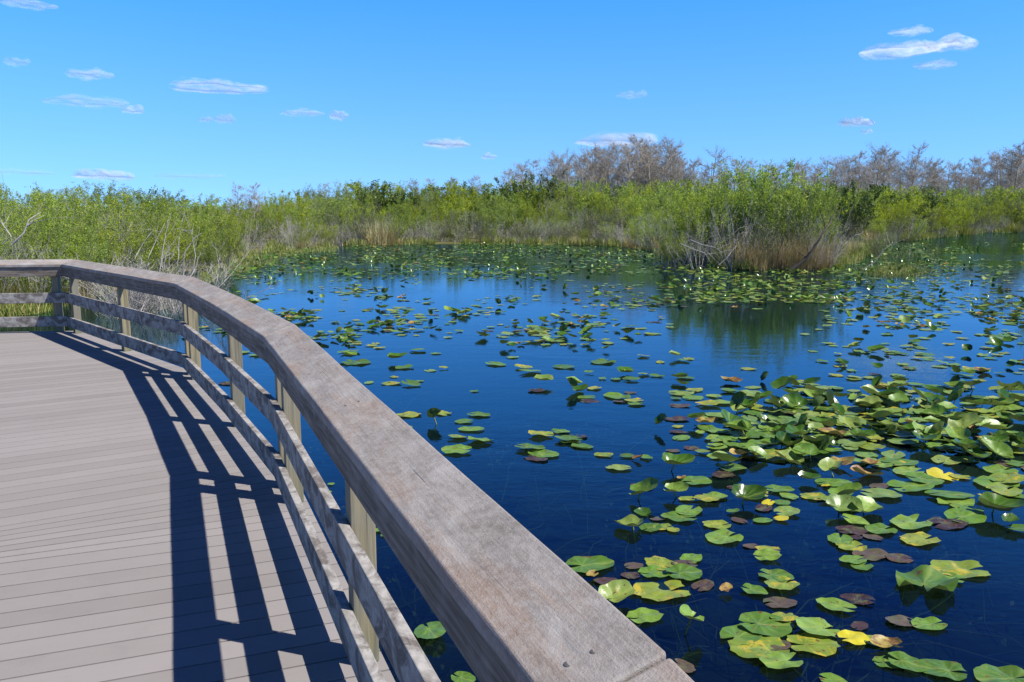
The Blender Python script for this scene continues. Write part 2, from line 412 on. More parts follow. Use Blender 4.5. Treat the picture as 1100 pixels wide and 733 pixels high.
def run_cap():
    WID, RISE, TH = .187, .058, .039
    I = offset_pts(0); O = offset_pts(WID)
    for i in range(len(PL) - 1):
        a, b, c, d = I[i], I[i+1], O[i+1], O[i]; e = (b - a).normalized() * .003
        ang = math.atan2(b.y - a.y, b.x - a.x); cs, sn = math.cos(-ang), math.sin(-ang)
        m = MB(); dz = rng.uniform(-.001, .001)
        def loc(p, z):
            q = p - a; return (q.x * cs - q.y * sn, q.x * sn + q.y * cs, z + dz)
        P = [(a + e, 0), (b - e, 0), (c - e, RISE), (d + e, RISE)]
        # several cuts along the board let it warp slightly
        K = max(2, int((b - a).length / .22)); n0 = 0
        for k in range(K + 1):
            t = k / K; wob = .0022 * noise.noise(Vector((i * 9.1, t * K * .45, 0))); wob2 = .0030 * noise.noise(Vector((i * 4.1, 7, t * K * .9)))
            p0 = P[0][0].lerp(P[1][0], t) - outn(a, b) * (wob2 if 0 < k < K else 0); p1 = P[3][0].lerp(P[2][0], t) + outn(a, b) * (wob if 0 < k < K else 0)
            for p, z in ((p0, -TH), (p1, RISE - TH), (p1, RISE), (p0, 0)): m.v.append(loc(p, z + wob))
        for k in range(K):
            u = k * 4
            for j in range(4): m.f.append((u + j, u + (j+1) % 4, u + 4 + (j+1) % 4, u + 4 + j)); m.m.append(0)
        m.f.append((3, 2, 1, 0)); m.m.append(0); u = K * 4; m.f.append((u, u+1, u+2, u+3)); m.m.append(0)
        m.f = [f[::-1] for f in m.f]
        o = m.build('cap_board', M['cap'], rail_root); o.location = (a.x - rail_root.location.x, a.y - rail_root.location.y, RT); o.rotation_euler = (0, 0, ang); bevel(o, .007, 3)
run_cap()
run('side_board', .018, .056, RT - .165, RT - .0405, M['fascia'], .001, 0, .003)
run('rail_board', .020, .058, .405, .543, M['rail'], .002, .004)
run('rail_board', .021, .059, .080, .218, M['rail'], .002, .004)
def post(p0, p1, along, tilt=0.0):
    d = (p1 - p0).normalized(); n = Vector((-d.y, d.x)); c = p0 + d * along + n * (.0605 + .0445)
    m = MB(); h = .0445
    m.box((-h, -h, 0), (2*h, 0, 0), (0, 2*h, 0), (0, 0, RT - .026))
    o = m.build('post', M['post'], rail_root)
    o.location = (c.x - rail_root.location.x, c.y - rail_root.location.y, 0.001); o.rotation_euler = (0, 0, math.atan2(d.y, d.x))
    bevel(o, .004); return o
post(A2, A, .02); post(A2, A, (A - A2).length - .12); post(A, B, .14); post(A, B, (B - A).length * .52)
post(B, C, -.02); post(B, C, .25); post(C, D, .1); post(D, Ejoint, -.02); post(D, Ejoint, .255); post(D, Ejoint, 2.06)
post(Ejoint, G, .6); post(Ejoint, G, 2.3); post(A3, A2, .3); post(A3, A2, 1.6)
# nail and screw heads sunk in the cap, seen at each joint
t = NT('dull_nail_steel'); M['nail'] = t.done((.10, .095, .085), .5, None, .5)
def knob(p, r=.006, z=None):
    if z is None: z = p.z - .001
    m = MB(); k = 10
    m.v += [(r * math.cos(2*math.pi*j/k), r * math.sin(2*math.pi*j/k), 0) for j in range(k)]
    m.v += [(r * .8 * math.cos(2*math.pi*j/k), r * .8 * math.sin(2*math.pi*j/k), .0012) for j in range(k)] + [(0, 0, .0006)]
    for j in range(k):
        m.f.append((j, (j+1) % k, k + (j+1) % k, k + j)); m.m.append(0)
        m.f.append((k + j, k + (j+1) % k, 2*k)); m.m.append(0)
    o = m.build('nail_head', M['nail'], rail_root, True); o.location = (p.x - rail_root.location.x, p.y - rail_root.location.y, z)
for px, py, r in [(611.5, 713, .0095), (639, 699.5, .0085), (371.5, 435.5, .006), (386, 431, .006), (535.5, 647.5, .0035),
               (309, 360.5, .007), (303, 364, .006), (310.5, 357.5, .006), (206, 302.5, .008), (240, 324, .008), (247, 321, .008), (84, 284.5, .009)]:
    q = on(px, py, RT)
    for _ in range(6):
        off = min((q.xy - PL[i]).dot(outn(PL[i], PL[i+1])) for i in range(3, 6) ) if px > 100 else .1
        off = max((q.xy - PL[i]).dot(outn(PL[i], PL[i+1])) for i in range(2, 7)) if px > 100 else .1
        q = on(px, py, RT + .058 * max(0, min(.187, off)) / .187)
    knob(q, r)

# deck boards: convex clipping of strips
def clip(poly, p, n):
    """keep the side where (q-p).n >= 0"""
    out = []; k = len(poly)
    for i in range(k):
        a, b = poly[i], poly[(i+1) % k]; da = (a - p).dot(n); db = (b - p).dot(n)
        if da >= 0: out.append(a)
        if (da >= 0) != (db >= 0): out.append(a + (b - a) * (da / (da - db)))
    return out
EDGE = offset_pts(.17)
def clip_deck(poly):
    for i in range(len(EDGE) - 1):
        a, b = EDGE[i], EDGE[i+1]; n = -outn(a, b)
        poly = clip(poly, a, n)
        if len(poly) < 3: return poly
    for p, n in ((Vector((-9, 0)), Vector((1, 0))), (Vector((0, -2.0)), Vector((0, 1)))):
        poly = clip(poly, p, n)
        if len(poly) < 3: return poly
    return poly
L1p = on(0, 605.4, 0).xy; L1q = on(183, 582, 0).xy
L2p = on(0, 566, 0).xy; L2q = on(183, 535, 0).xy
d1 = Vector((math.cos(R_(20.5)), math.sin(R_(20.5)))); d2 = Vector((math.cos(R_(31)), math.sin(R_(31))))
L1p = (L1p + L1q) / 2; L2p = (L2p + L2q) / 2
def meet(p, d, q, e):
    den = d.x * e.y - d.y * e.x; t = ((q - p).x * e.y - (q - p).y * e.x) / den; return p + d * t
AP = meet(L1p, d1, L2p, d2)
dm = (d1 + d2).normalized(); up = lambda d: Vector((-d.y, d.x))
BIG = 14; GAP = .0048; W = .1395
deck = MB()
def add_strip(p, d, wd, extra):
    nn = up(d)
    poly = [p - d * BIG + nn * GAP, p + d * BIG + nn * GAP, p + d * BIG + nn * (wd - GAP), p - d * BIG + nn * (wd - GAP)]
    for q, n in extra: 
        poly = clip(poly, q, n)
        if len(poly) < 3: return
    poly = clip_deck(poly)
    if len(poly) >= 3: deck.prism(poly, -.032, 0)
for k in range(1, 60): add_strip(L1p - up(d1) * (W * k), d1, W, [(AP - up(dm)*.002, -up(dm))])
d3 = Vector((math.cos(R_(43)), math.sin(R_(43)))); L3p = L2p + up(d2) * (W * 27)
AP2 = meet(L2p + up(d2)*(W*22), d2, B, up((B - A).normalized()) * -1) if False else L3p
for k in range(0, 70): add_strip(L2p + up(d2) * (W * k), d2, W, [(AP + up(dm)*.002, up(dm))])
NW = 7
angs = [R_(20.5 + (31 - 20.5) * k / NW) for k in range(NW + 1)]
for k in range(NW):
    a = Vector((math.cos(angs[k]), math.sin(angs[k]))); b = Vector((math.cos(angs[k+1]), math.sin(angs[k+1])))
    poly = [AP + a * .35 + up(a) * GAP, AP + a * BIG + up(a) * GAP, AP + b * BIG - up(b) * GAP, AP + b * .35 - up(b) * GAP]
    poly = clip_deck(poly)
    if len(poly) >= 3: deck.prism(poly, -.032, 0)
bw_root = empty('boardwalk', (D.x, D.y, 0)); tag(bw_root, kind='structure')
o = deck.build('decking', M['deck'], bw_root); o.location = (-D.x, -D.y, 0); bevel(o, .0025, 1)
# framing below: rim joists, a dark under-deck and piles
I = offset_pts(.115); O = offset_pts(.150)
for i in range(len(PL) - 1):
    a, b, c, d = I[i], I[i+1], O[i+1], O[i]
    local_board('rim_joist', [a, b, c, d], -.27, -.036, M['fascia'], bw_root, a, b, 0)
for i in range(len(PL) - 1):
    a, b = offset_pts(.02)[i], offset_pts(.02)[i+1]; L = (b - a).length; n = max(1, round(L / 1.9))
    for k in range(n):
        c = a + (b - a) * ((k + .35) / n); m = MB()
        m.tube([(0, 0, -1.0), (0, 0, -.04)], .095, .09, 12)
        q = m.build('pile', M['post'], bw_root, True); q.location = (c.x - D.x, c.y - D.y, 0)
for k in range(0, 14):
    p = L2p + up(d2) * (k * .6 - 3.8); m = MB(); nn = up(d2)
    # joists run across the boards
for off in (-.45, -.95, -1.45, -1.95, -2.45):
    I2 = offset_pts(off); O2 = offset_pts(off - .04)
    for i in range(len(PL) - 1):
        local_board('joist', [I2[i], I2[i+1], O2[i+1], O2[i]], -.27, -.036, M['fascia'], bw_root, I2[i], I2[i+1], 0)

# ---------------------------------------------------------------- plant generators
def rv(r, s=1.0): return Vector((r.uniform(-s, s), r.uniform(-s, s), r.uniform(-s, s)))
def leafquad(mb, p, d, L, W, r, m=0):
    d = d.normalized(); s = d.cross(Vector((r.uniform(-1, 1), r.uniform(-1, 1), r.uniform(.2, 1))))
    if s.length < 1e-3: s = Vector((1, 0, 0))
    s.normalize(); s *= W * .5
    mb.face([p, p + d * L * .45 + s, p + d * L, p + d * L * .45 - s], m)
def wander(p, d, L, n, r, wob, lift=0.0):
    pts = [p.copy()]; d = d.normalized()
    for i in range(n):
        d = (d + rv(r, wob) + Vector((0, 0, lift))).normalized(); pts.append(pts[-1] + d * (L / n))
    return pts
def shrub_meshes(seed, H, spread, stems, twigs, leaves, ll, lw, leafmat, barkmat, low=.3, sr=.014, tips=True, deadfrac=.0, tw_len=.34, clump=.5):
    r = random.Random(seed); fo = MB(); br = MB()
    for s in range(stems):
        az = r.uniform(0, 2 * math.pi); tilt = (r.random() ** .7) * spread
        p = Vector((math.cos(az), math.sin(az), 0)) * r.uniform(0, .12 * H); p.z = -.1
        d = Vector((math.cos(az) * math.sin(tilt), math.sin(az) * math.sin(tilt), math.cos(tilt)))
        L = H * r.uniform(.55, 1.0) / max(.55, math.cos(tilt * .8))
        pts = wander(p, d, L, 7, r, .16, .05)
        br.tube(pts, sr * r.uniform(.7, 1.3), sr * .25, 4)
        dead = r.random() < deadfrac
        for k in range(twigs):
            t = r.uniform(low, 1.0); i = min(int(t * 7), 6); q = pts[i].lerp(pts[i+1], t * 7 - i)
            dd = (pts[i+1] - pts[i]).normalized() + rv(r, .85) + Vector((0, 0, .25))
            tl = H * tw_len * r.uniform(.5, 1.1) * (1.15 - t * .6)
            tp = wander(q, dd, tl, 4, r, .22, .06); br.tube(tp, sr * .35, sr * .12, 3)
            if dead or leafmat is None:
                for _ in range(5):
                    j = r.randrange(1, 4); tq = tp[j]; br.tube(wander(tq, tp[j+1] - tq + rv(r, tl * .25), tl * .4, 2, r, .3), sr * .18, sr * .08, 3)
                continue
            for _ in range(2):
                j = r.randrange(1, 4); tq = tp[j]; sub = wander(tq, tp[j+1] - tq + rv(r, tl * .2), tl * .5, 3, r, .3, .05); br.tube(sub, sr * .2, sr * .08, 3)
                for _ in range(leaves // 3):
                    c = sub[r.randrange(0, 4)] + rv(r, .05); leafquad(fo, c, rv(r) + Vector((0, 0, .35)), ll * r.uniform(.6, 1.3), lw * r.uniform(.7, 1.3), r)
            for _ in range(int(leaves * r.uniform(.3, 1.7))):
                u = r.random() ** .7 * 4; j = min(int(u), 3); c = tp[j].lerp(tp[j+1], u - j) + rv(r, .05)
                leafquad(fo, c, rv(r) + (tp[4] - tp[0]).normalized() * .5 + Vector((0, 0, .15)), ll * r.uniform(.6, 1.3), lw * r.uniform(.7, 1.3), r)
    return (fo.mesh('foliage', leafmat) if leafmat else None, br.mesh('branches', barkmat))
def grass_meshes(seed, H, n, spreadr, mat, wdt=.012):
    r = random.Random(seed); g = MB()
    for i in range(n):
        a = r.uniform(0, 6.283); rad = spreadr * math.sqrt(r.random()); p = Vector((math.cos(a) * rad, math.sin(a) * rad, -.1))
        L = H * r.uniform(.5, 1.05); lean = r.uniform(.03, .5); az = a + r.uniform(-.9, .9)
        d = Vector((math.cos(az) * lean, math.sin(az) * lean, 1)).normalized(); sd = Vector((-math.sin(az + r.uniform(-1, 1)), math.cos(az), 0)).normalized() * wdt * r.uniform(.6, 1.3)
        pts = [p]
        for k in range(4):
            d = (d + Vector((math.cos(az), math.sin(az), 0)) * .10 * k * lean * 1.6 + Vector((0, 0, -.06 * k))).normalized(); pts.append(pts[-1] + d * L / 4)
        b = len(g.v)
        for k, q in enumerate(pts[:-1]):
            f = 1 - k / 4.5; g.v += [tuple(q - sd * f), tuple(q + sd * f)]
        g.v.append(tuple(pts[-1]))
        for k in range(3): g.f.append((b + 2*k, b + 2*k + 1, b + 2*k + 3, b + 2*k + 2)); g.m.append(0)
        g.f.append((b + 6, b + 7, b + 8)); g.m.append(0)
    return g.mesh('blades', mat)
def cypress_meshes(seed, H, nb, flat=.3, dense=1.0):
    r = random.Random(seed); fo = MB(); br = MB()
    tp = wander(Vector((0, 0, -.2)), Vector((r.uniform(-.05, .05), r.uniform(-.05, .05), 1)), H, 12, r, .045, .02)
    m_tr = MB(); m_tr.tube(tp, .016 * H, .0022 * H, 6)
    for i in range(nb):
        t = r.uniform(.22, .99); k = min(int(t * 12), 11); q = tp[k].lerp(tp[k+1], t * 12 - k)
        az = r.uniform(0, 6.283); L = H * (.24 * (1.08 - t) ** .7 + flat * .07 + .03) * r.uniform(.6, 1.25)
        d = Vector((math.cos(az), math.sin(az), r.uniform(.12, .8)))
        bp = wander(q, d, L, 5, r, .2, .04); br.tube(bp, .0042 * H * (1.15 - t), .0013 * H, 3)
        for _ in range(int(9 * dense)):
            u = r.uniform(.2, 1) * 5; j = min(int(u), 4); c = bp[j].lerp(bp[j+1], u - j)
            sp = wander(c, (bp[-1] - bp[0]).normalized() + rv(r, .9) + Vector((0, 0, .3)), L * .45 * r.uniform(.5, 1), 3, r, .3, .03); br.tube(sp, .0013 * H, .0005 * H, 3)
            for _ in range(4):
                s2 = sp[r.randrange(1, 4)]; e = s2 + rv(r, L * .17) + Vector((0, 0, L * .05)); br.tube([s2, e], .0007 * H, .0004 * H, 3)
                if r.random() < .33 * dense: leafquad(fo, e, rv(r), .012 * H * r.uniform(.6, 1.4), .005 * H, r)
    return fo.mesh('needles', M['rust']), br.mesh('branches', M['cyp']), m_tr.mesh('trunk', M['cyp'], True)

P_W = [shrub_meshes(100 + i, 3.0, [.75, .6, .9, .5][i], [22, 20, 24, 18][i], 11, 24, .085, .024, M['willow'], M['bark'], [.32, .38, .25, .35][i]) for i in range(4)]
P_F = [shrub_meshes(130 + i, 3.0, [.7, .85][i], 20, 10, 13, .14, .045, M['willow'], M['bark'], .3) for i in range(2)]
P_O = [shrub_meshes(150 + i, 3.0, [.8, .65, .9][i], 22, 11, 12, .10, .03, M['olive'], M['bark'], .25, deadfrac=.35) for i in range(3)]
P_S = [shrub_meshes(170 + i, 3.0, [.9, .75][i], 18, 9, 7, .09, .026, M['willow'], M['pale'], .35, deadfrac=.5) for i in range(2)]
P_D = [shrub_meshes(200 + i, 3.0, [.8, .95][i], 20, 12, 22, .12, .06, M['dark'], M['bark'], .2) for i in range(2)]
P_B = [shrub_meshes(220 + i, 2.0, [1.0, 1.2, .8][i], 16, 9, 0, 0, 0, None, M['pale'], .2, sr=.011) for i in range(3)]
P_G = [grass_meshes(240 + i, 1.5, 260, .55, M['sedge'], .011) for i in range(2)]
P_T = [grass_meshes(250 + i, 1.5, 260, .5, M['straw'], .011) for i in range(2)]
P_C = [cypress_meshes(260 + i, 10.0, [46, 54, 40, 60][i], [.3, .5, .9, .4][i], [1.2, 1.35, 1.1, 1.45][i]) for i in range(4)]

def plant(kind, x, y, h, label, cat, group=None, rz=None, wide=1.0, name=None, idx=None):
    pool = {'W': P_W, 'F': P_F, 'O': P_O, 'S': P_S, 'D': P_D, 'B': P_B, 'G': P_G, 'T': P_T, 'C': P_C}[kind]
    i = rng.randrange(len(pool)) if idx is None else idx; it = pool[i]
    base = {'B': 2.0, 'G': 1.5, 'T': 1.5, 'C': 10.0}.get(kind, 3.0)
    nm = name or {'W': 'willow_shrub', 'F': 'willow_shrub', 'O': 'wax_myrtle_shrub', 'S': 'sparse_willow_shrub', 'D': 'evergreen_shrub', 'B': 'bare_shrub', 'G': 'sedge_clump', 'T': 'dry_grass_clump', 'C': 'bare_cypress_tree'}[kind]
    gz = max(ground_z(x, y), WATER - .25) if abs(x) < 240 and y < 240 else WATER + .1
    rz = rng.uniform(0, 6.28) if rz is None else rz; s = h / base * (.96 if kind == 'C' else .92)
    if kind in 'GT':
        o = link(nm, it); o.location = (x, y, gz); o.rotation_euler = (0, 0, rz); o.scale = (s * wide, s * wide, s)
        return tag(o, label, cat, group)
    o = empty(nm, (x, y, gz), rz); o.scale = (s * wide, s * wide, s); tag(o, label, cat, group)
    if kind == 'C':
        link('needles', it[0], o); link('branches', it[1], o); link('trunk', it[2], o)
    else:
        if it[0]: link('foliage', it[0], o)
        link('branches', it[1], o)
    return o
GR = {
 'W': ('yellow-green leafy willow shrub in the thicket %s', 'shrub'), 'F': ('bright broad-leaved willow shrub in the thicket %s', 'shrub'),
 'O': ('dull olive half-bare shrub in the thicket %s', 'shrub'), 'S': ('thin-leaved shrub with bleached grey stems %s', 'shrub'),
 'D': ('dark green evergreen shrub standing %s', 'shrub'), 'B': ('leafless bleached twig shrub %s', 'shrub'),
 'G': ('green sedge clump at the waterline %s', 'grass clump'), 'T': ('straw-coloured dry grass clump %s', 'grass clump'), 'C': ('leafless grey-brown cypress %s', 'tree')}
def gplant(kind, x, y, h, where, **kw):
    l, c = GR[kind]; l = l % where
    return plant(kind, x, y, h, l, c, group=l, **kw)

def prof(pts, x):
    for (a, b), (c, d) in zip(pts, pts[1:]):
        if x <= c: return b + (d - b) * max(0, x - a) / (c - a)
    return pts[-1][1]
SKY = [(-80, 198), (0, 197), (60, 200), (120, 193), (150, 200), (200, 206), (240, 211), (300, 212), (330, 203), (370, 196), (450, 197), (560, 194), (600, 197), (680, 195), (740, 195), (900, 200), (1100, 203), (1200, 200)]
def shore_depth(px):
    best = SH[0].y
    for (a, b) in zip(SHORE_PX, SHORE_PX[1:]):
        if a[0] <= px <= b[0]:
            y = a[1] + (b[1] - a[1]) * (px - a[0]) / (b[0] - a[0]); return on(px, y, WATER).y
    return best
# -- left bank, close behind the railing
LB = 'on the left bank behind the railing'
def put(kind, px, d, ytop, where, **kw):
    h = height(ytop, d) ; x = at_depth(px, d)
    return gplant(kind, x, d, max(.5, h), where, **kw)
r2 = random.Random(5)
for px in range(-70, 215, 21):
    x = px + r2.uniform(-7, 7); ds = shore_depth(x)
    put(r2.choice('BSWS'), x, ds + r2.uniform(.5, 1.6), r2.uniform(238, 258), LB)
    put(r2.choice('WWO'), x + 10, ds + r2.uniform(.9, 2.0), r2.uniform(226, 244), LB)
    put(r2.choice('TTG'), x + r2.uniform(-10, 10), ds + r2.uniform(.1, .8), r2.uniform(272, 292), LB)
    put(r2.choice('TGG'), x + r2.uniform(-10, 10), ds + r2.uniform(.9, 1.8), r2.uniform(262, 280), LB)
for row, (dd, dy) in enumerate([(2.4, 26), (4.6, 9), (7.5, 3), (11.5, 2)]):
    for px in range(-323 + row * 9, 236, 27):
        x = px + r2.uniform(-9, 9); ds = shore_depth(min(x, 170)) + dd + r2.uniform(-.6, .9)
        k = r2.choice(['W', 'W', 'S', 'W', 'W'] if row < 2 else ['W', 'W', 'W', 'O'])
        put(k, x, ds, prof(SKY, x) + dy + r2.uniform(-7, 10) * (1 if row < 2 else .8), LB, wide=r2.uniform(.85, 1.1))
# -- corner where the bank turns to the far shore
CB = 'at the corner of the left and far banks'
for row, (dd, dy) in enumerate([(1.5, 36), (5, 18), (10, 8), (16, 2)]):
    for px in range(205, 330, 16 if row < 2 else 18):
        x = px + r2.uniform(-6, 6); ds = shore_depth(x) + dd * 1.0 + r2.uniform(-.8, 1)
        put(r2.choice(['G', 'S', 'W', 'G'] if row == 0 else ['W', 'S', 'O', 'W', 'F']), x, ds, prof(SKY, x) + dy + r2.uniform(-5, 9), CB)
# -- far bank
FB = 'along the far bank of the pond'
for row, (dd, lo, hi) in enumerate([(.4, 247, 256), (1.6, 232, 245), (5, 219, 232), (10, 206, 218), (17, 198, 206)]):
    st = [14, 14, 15, 16, 18][row]
    for px in list(range(322, 740, st)) + (list(range(325, 740, 11)) if row == 1 else []):
        x = px + r2.uniform(-6, 6); ds = shore_depth(min(x, 700)) + dd + r2.uniform(-.4, .9)
        if row == 0: k = r2.choice('GGTBBS')
        elif row == 1: k = r2.choice('BSOWSWOS')
        elif row == 2: k = r2.choice('OSWOSW')
        elif row == 3: k = r2.choice('WOSWF')
        else: k = r2.choice('WODFW')
        y = r2.uniform(lo, hi)
        if x > 590 and row in (1, 2, 3): k = r2.choice('SOWSB' if row < 3 else 'SOW')
        if row == 4: y = prof(SKY, x) + r2.uniform(-4, 9)
        if k == 'D': y -= 2
        put(k, x, ds, y, FB)
put('T', 407, shore_depth(407) + .2, 224, 'standing tall and thick on the far bank', wide=.9)
put('T', 417, shore_depth(417) + .3, 233, 'standing tall and thick on the far bank', wide=.9)
# -- the woods beyond: evergreens, then bare cypress
BW = 'behind the far bank'
for px in list(range(250, 1190, 15)) + list(range(-420, 250, 40)) + list(range(1200, 1420, 22)):
    x = px + r2.uniform(-10, 10); d = 88 + r2.uniform(-6, 10)
    put(r2.choice('OWFWOD'), x, d, prof(SKY, x) + r2.uniform(-6, 5), 'in the dark scrub behind the shore thickets', wide=r2.uniform(1., 1.3))
CYPROF = [(-80, 212), (240, 206), (420, 195), (470, 192), (545, 180), (575, 172), (612, 160), (640, 158), (680, 148), (712, 152), (735, 165), (745, 178), (765, 165), (800, 168), (850, 168), (900, 165), (935, 157), (970, 160), (1010, 170), (1040, 166), (1078, 157), (1110, 165), (1200, 165)]
for px in list(range(548, 746, 9)) + list(range(594, 742, 6)):
    x = px + r2.uniform(-4, 4); d = r2.uniform(96, 120)
    put('C', x, d, prof(CYPROF, x) + abs(r2.gauss(0, 9)), 'rising in the tall grove beyond the far bank', wide=r2.uniform(.8, 1.15))
for px in list(range(752, 1190, 9)) + list(range(860, 1190, 12)):
    x = px + r2.uniform(-6, 6); d = r2.uniform(112, 140)
    put('C', x, d, prof(CYPROF, x) + abs(r2.gauss(0, 9)) + 1, 'along the skyline beyond the right bank', wide=r2.uniform(.9, 1.3))
for px, yt, lb, ix in [(682, 147, 'tallest leafless cypress, its round top the highest point of the grove', 3),
                   (762, 160, 'lone flat-topped cypress just right of the tall bare grove', 2),
                   (640, 156, 'slender pale cypress at the left shoulder of the tall grove', 0),
                   (935, 156, 'flat-topped cypress rising right of the island willow', 2),
                   (970, 157, 'narrow cypress with tiered branches beyond the right bank', 1),
                   (1078, 154, 'tall cypress near the right edge of the skyline', 3),
                   (560, 177, 'leaning thin cypress at the left end of the bare woods', 2),
                   (706, 151, 'bushy rust-tinged cypress right of the tallest one', 1)]:
    d = 106; plant('C', at_depth(px, d), d, height(yt, d), lb, 'tree', idx=ix)
for px in range(360, 560, 22):
    x = px + r2.uniform(-8, 8); d = r2.uniform(88, 105)
    put('C', x, d, prof(CYPROF, x) + r2.uniform(-2, 6), 'scattered behind the far bank left of the tall grove', wide=1.1)
for px, d, yt in [(258, 60, 197), (275, 62, 199)]:
    plant('C', at_depth(px, d), d, height(yt, d), 'small grey bare tree poking above the low gap, %s of two' % ('left' if px < 265 else 'right'), 'tree')
plant('D', at_depth(912, 56), 56, height(190, 56), 'round dull dark shrub immediately right of the island willow', 'shrub', wide=.7)
plant('D', at_depth(575, 76), 76, height(183, 76), 'small dark evergreen at the left foot of the bare grove', 'shrub', wide=.8)
# -- right bank
RB = 'along the right bank beyond the island'
for row, (dd, lo, hi) in enumerate([(.5, 237, 242), (1.5, 224, 234), (4.5, 210, 220), (9, 201, 207), (14, 198, 204)]):
    for px in range(905 if row else 930, 1330 if row > 1 else 1190, [14, 14, 15, 17, 20][row]):
        x = px + r2.uniform(-6, 6); ds = shore_depth(max(x, 955)) + dd + r2.uniform(-.5, 1)
        k = r2.choice(['GTB', 'OWSG', 'WWFO', 'WFWD', 'WFO'][row])
        put(k, x, ds, r2.uniform(lo, hi), RB, wide=r2.uniform(1, 1.25))
# -- the willow island right of centre
isl = [(722, 31.5, 226, 'W'), (728, 32, 214, 'S'), (738, 33, 210, 'W'), (757, 32.5, 196, 'W'), (779, 33, 182, 'W'), (803, 32.5, 174, 'W'), (828, 33, 176, 'F'), (850, 32.5, 187, 'W'), (872, 32, 202, 'W'), (889, 31.8, 220, 'S'),
       (768, 35, 190, 'F'), (795, 35.5, 177, 'W'), (818, 35.5, 175, 'W'), (843, 35, 185, 'F'), (866, 35, 202, 'W'), (744, 36, 206, 'W'), (785, 30.6, 205, 'S'), (835, 30.6, 208, 'O'), (750, 30.8, 220, 'S'), (868, 30.6, 222, 'S')]
names = ['low leafy willow shrub trailing at the far left end of the island', 'sparse grey-stemmed shrub second from the left end of the island', 'rounded willow shrub on the left shoulder of the island', 'tall willow shrub left of the island crown',
 'broad-leaved willow making the left half of the island crown', 'tallest willow at the very top of the island crown', 'broad-leaved willow making the right half of the island crown', 'tall willow shrub right of the island crown', 'yellow-green willow on the right shoulder of the island', 'thin shrub at the right end of the island',
 'bright willow behind the left of the island crown', 'willow directly behind the island crown', 'willow behind the right of the island crown', 'bright willow behind the right shoulder of the island', 'lower willow behind the right end of the island', 'willow behind the left shoulder of the island',
 'grey-stemmed shrub in front of the island crown, left of centre', 'dull olive shrub in front of the island crown, right of centre', 'grey-stemmed shrub low on the front left of the island', 'grey-stemmed shrub low on the front right of the island']
for (px, d, yt, k), nm in zip(isl, names):
    plant(k, at_depth(px, d), d, height(yt + 3, d) * 1.06, nm, 'shrub', group='shrubs on the willow island', wide=.88)
for i, px in enumerate([722, 738, 752, 768, 783, 797, 812, 826, 838, 852, 866, 880, 892, 902]):
    k = 'T' if px in (797, 812, 826, 852, 866, 880) else ('G' if i % 2 else 'B')
    d = max(28.8, shore_depth(px) + .1 + r2.uniform(-.1, .5))
    put(k, px + r2.uniform(-4, 4), d, {'T': 243, 'G': 258, 'B': 250}[k] + r2.uniform(-8, 8), 'on the front edge of the willow island', wide=.8)
for k_ in range(26):
    px = r2.uniform(893, 962); py = r2.uniform(262, 282); q_ = on(px, py, WATER)
    if sdist(q_.x, q_.y) > -.5: gplant(r2.choice('GGSTO'), q_.x, q_.y, r2.uniform(.5, 1.25), 'on the low spit right of the island')
for px in (858, 872, 884): put('B', px, 30.5, 240 + r2.uniform(-5, 5), 'on the front edge of the willow island')
# snags
def snag(name, pts, r0, r1, mat, label, twigs=4, seed=1):
    r = random.Random(seed); P = [Vector(p) for p in pts]; o0 = P[0].copy()
    root = empty(name, o0); tag(root, label, 'dead branch'); m = MB(); m.tube([p - o0 for p in P], r0, r1, 7, cap=True); m.build('trunk', mat, root, True)
    for k in range(twigs):
        i = r.randrange(1, len(P) - 1); b = MB(); q = P[i].lerp(P[i+1], r.random()) - o0
        b.tube(wander(q, (P[i+1] - P[i]).normalized() + rv(r, .9) + Vector((0, 0, .3)), r.uniform(.4, 1.1), 5, r, .2), r0 * .35, r1 * .4, 4); b.build('branch', mat, root, True)
def dp(px, py, d):
    rr = ray(px, py); return Vector((rr.x, rr.y, rr.z)) * (d / rr.y) + Vector((0, 0, EYE))
snag('leaning_snag', [dp(848, 292, 29), dp(862, 281, 29), dp(874, 268, 29), dp(884, 250, 29.2), (dp(893, 238, 29.4))], .075, .02, M['darkbark'], 'dark dead trunk leaning right over the front of the island', 5, 3)
for i, (pp, lb) in enumerate([([(731, 262), (745, 268), (757, 272), (764, 283)], 'white bent branch dipping to the water at left of island'),
                              ([(772, 285), (781, 277), (786, 270)], 'short bleached branch standing in water before the island'),
                              ([(927, 290), (940, 281), (950, 268), (958, 262)], 'thin grey stick slanting up from the low weeds right of the island'),
                              ([(742, 258), (754, 263), (768, 266), (776, 272)], 'pale horizontal branch low on the left of island')]):
    snag('bleached_branch', [dp(x, y, 28.6 - .1 * i) for x, y in pp], .017, .006, M['pale'], lb, 2, 10 + i)
snag('bleached_branch', [dp(14, 262, 14.4), dp(26, 250, 14.4), dp(31, 236, 14.5), dp(44, 228, 14.6)], .018, .005, M['pale'], 'white forked dead branch on the left bank above the railing corner', 3, 31)
snag('bleached_branch', [dp(3, 262, 14.4), dp(12, 254, 14.4), dp(4, 243, 14.5), dp(1, 236, 14.6)], .014, .005, M['pale'], 'crooked white dead branch at the left edge of the picture', 5, 33)
for px in range(128, 214, 13):
    put('B', px, 17.6 + r2.uniform(-.8, 1.0), 247 + r2.uniform(-9, 9), LB, wide=1.2)
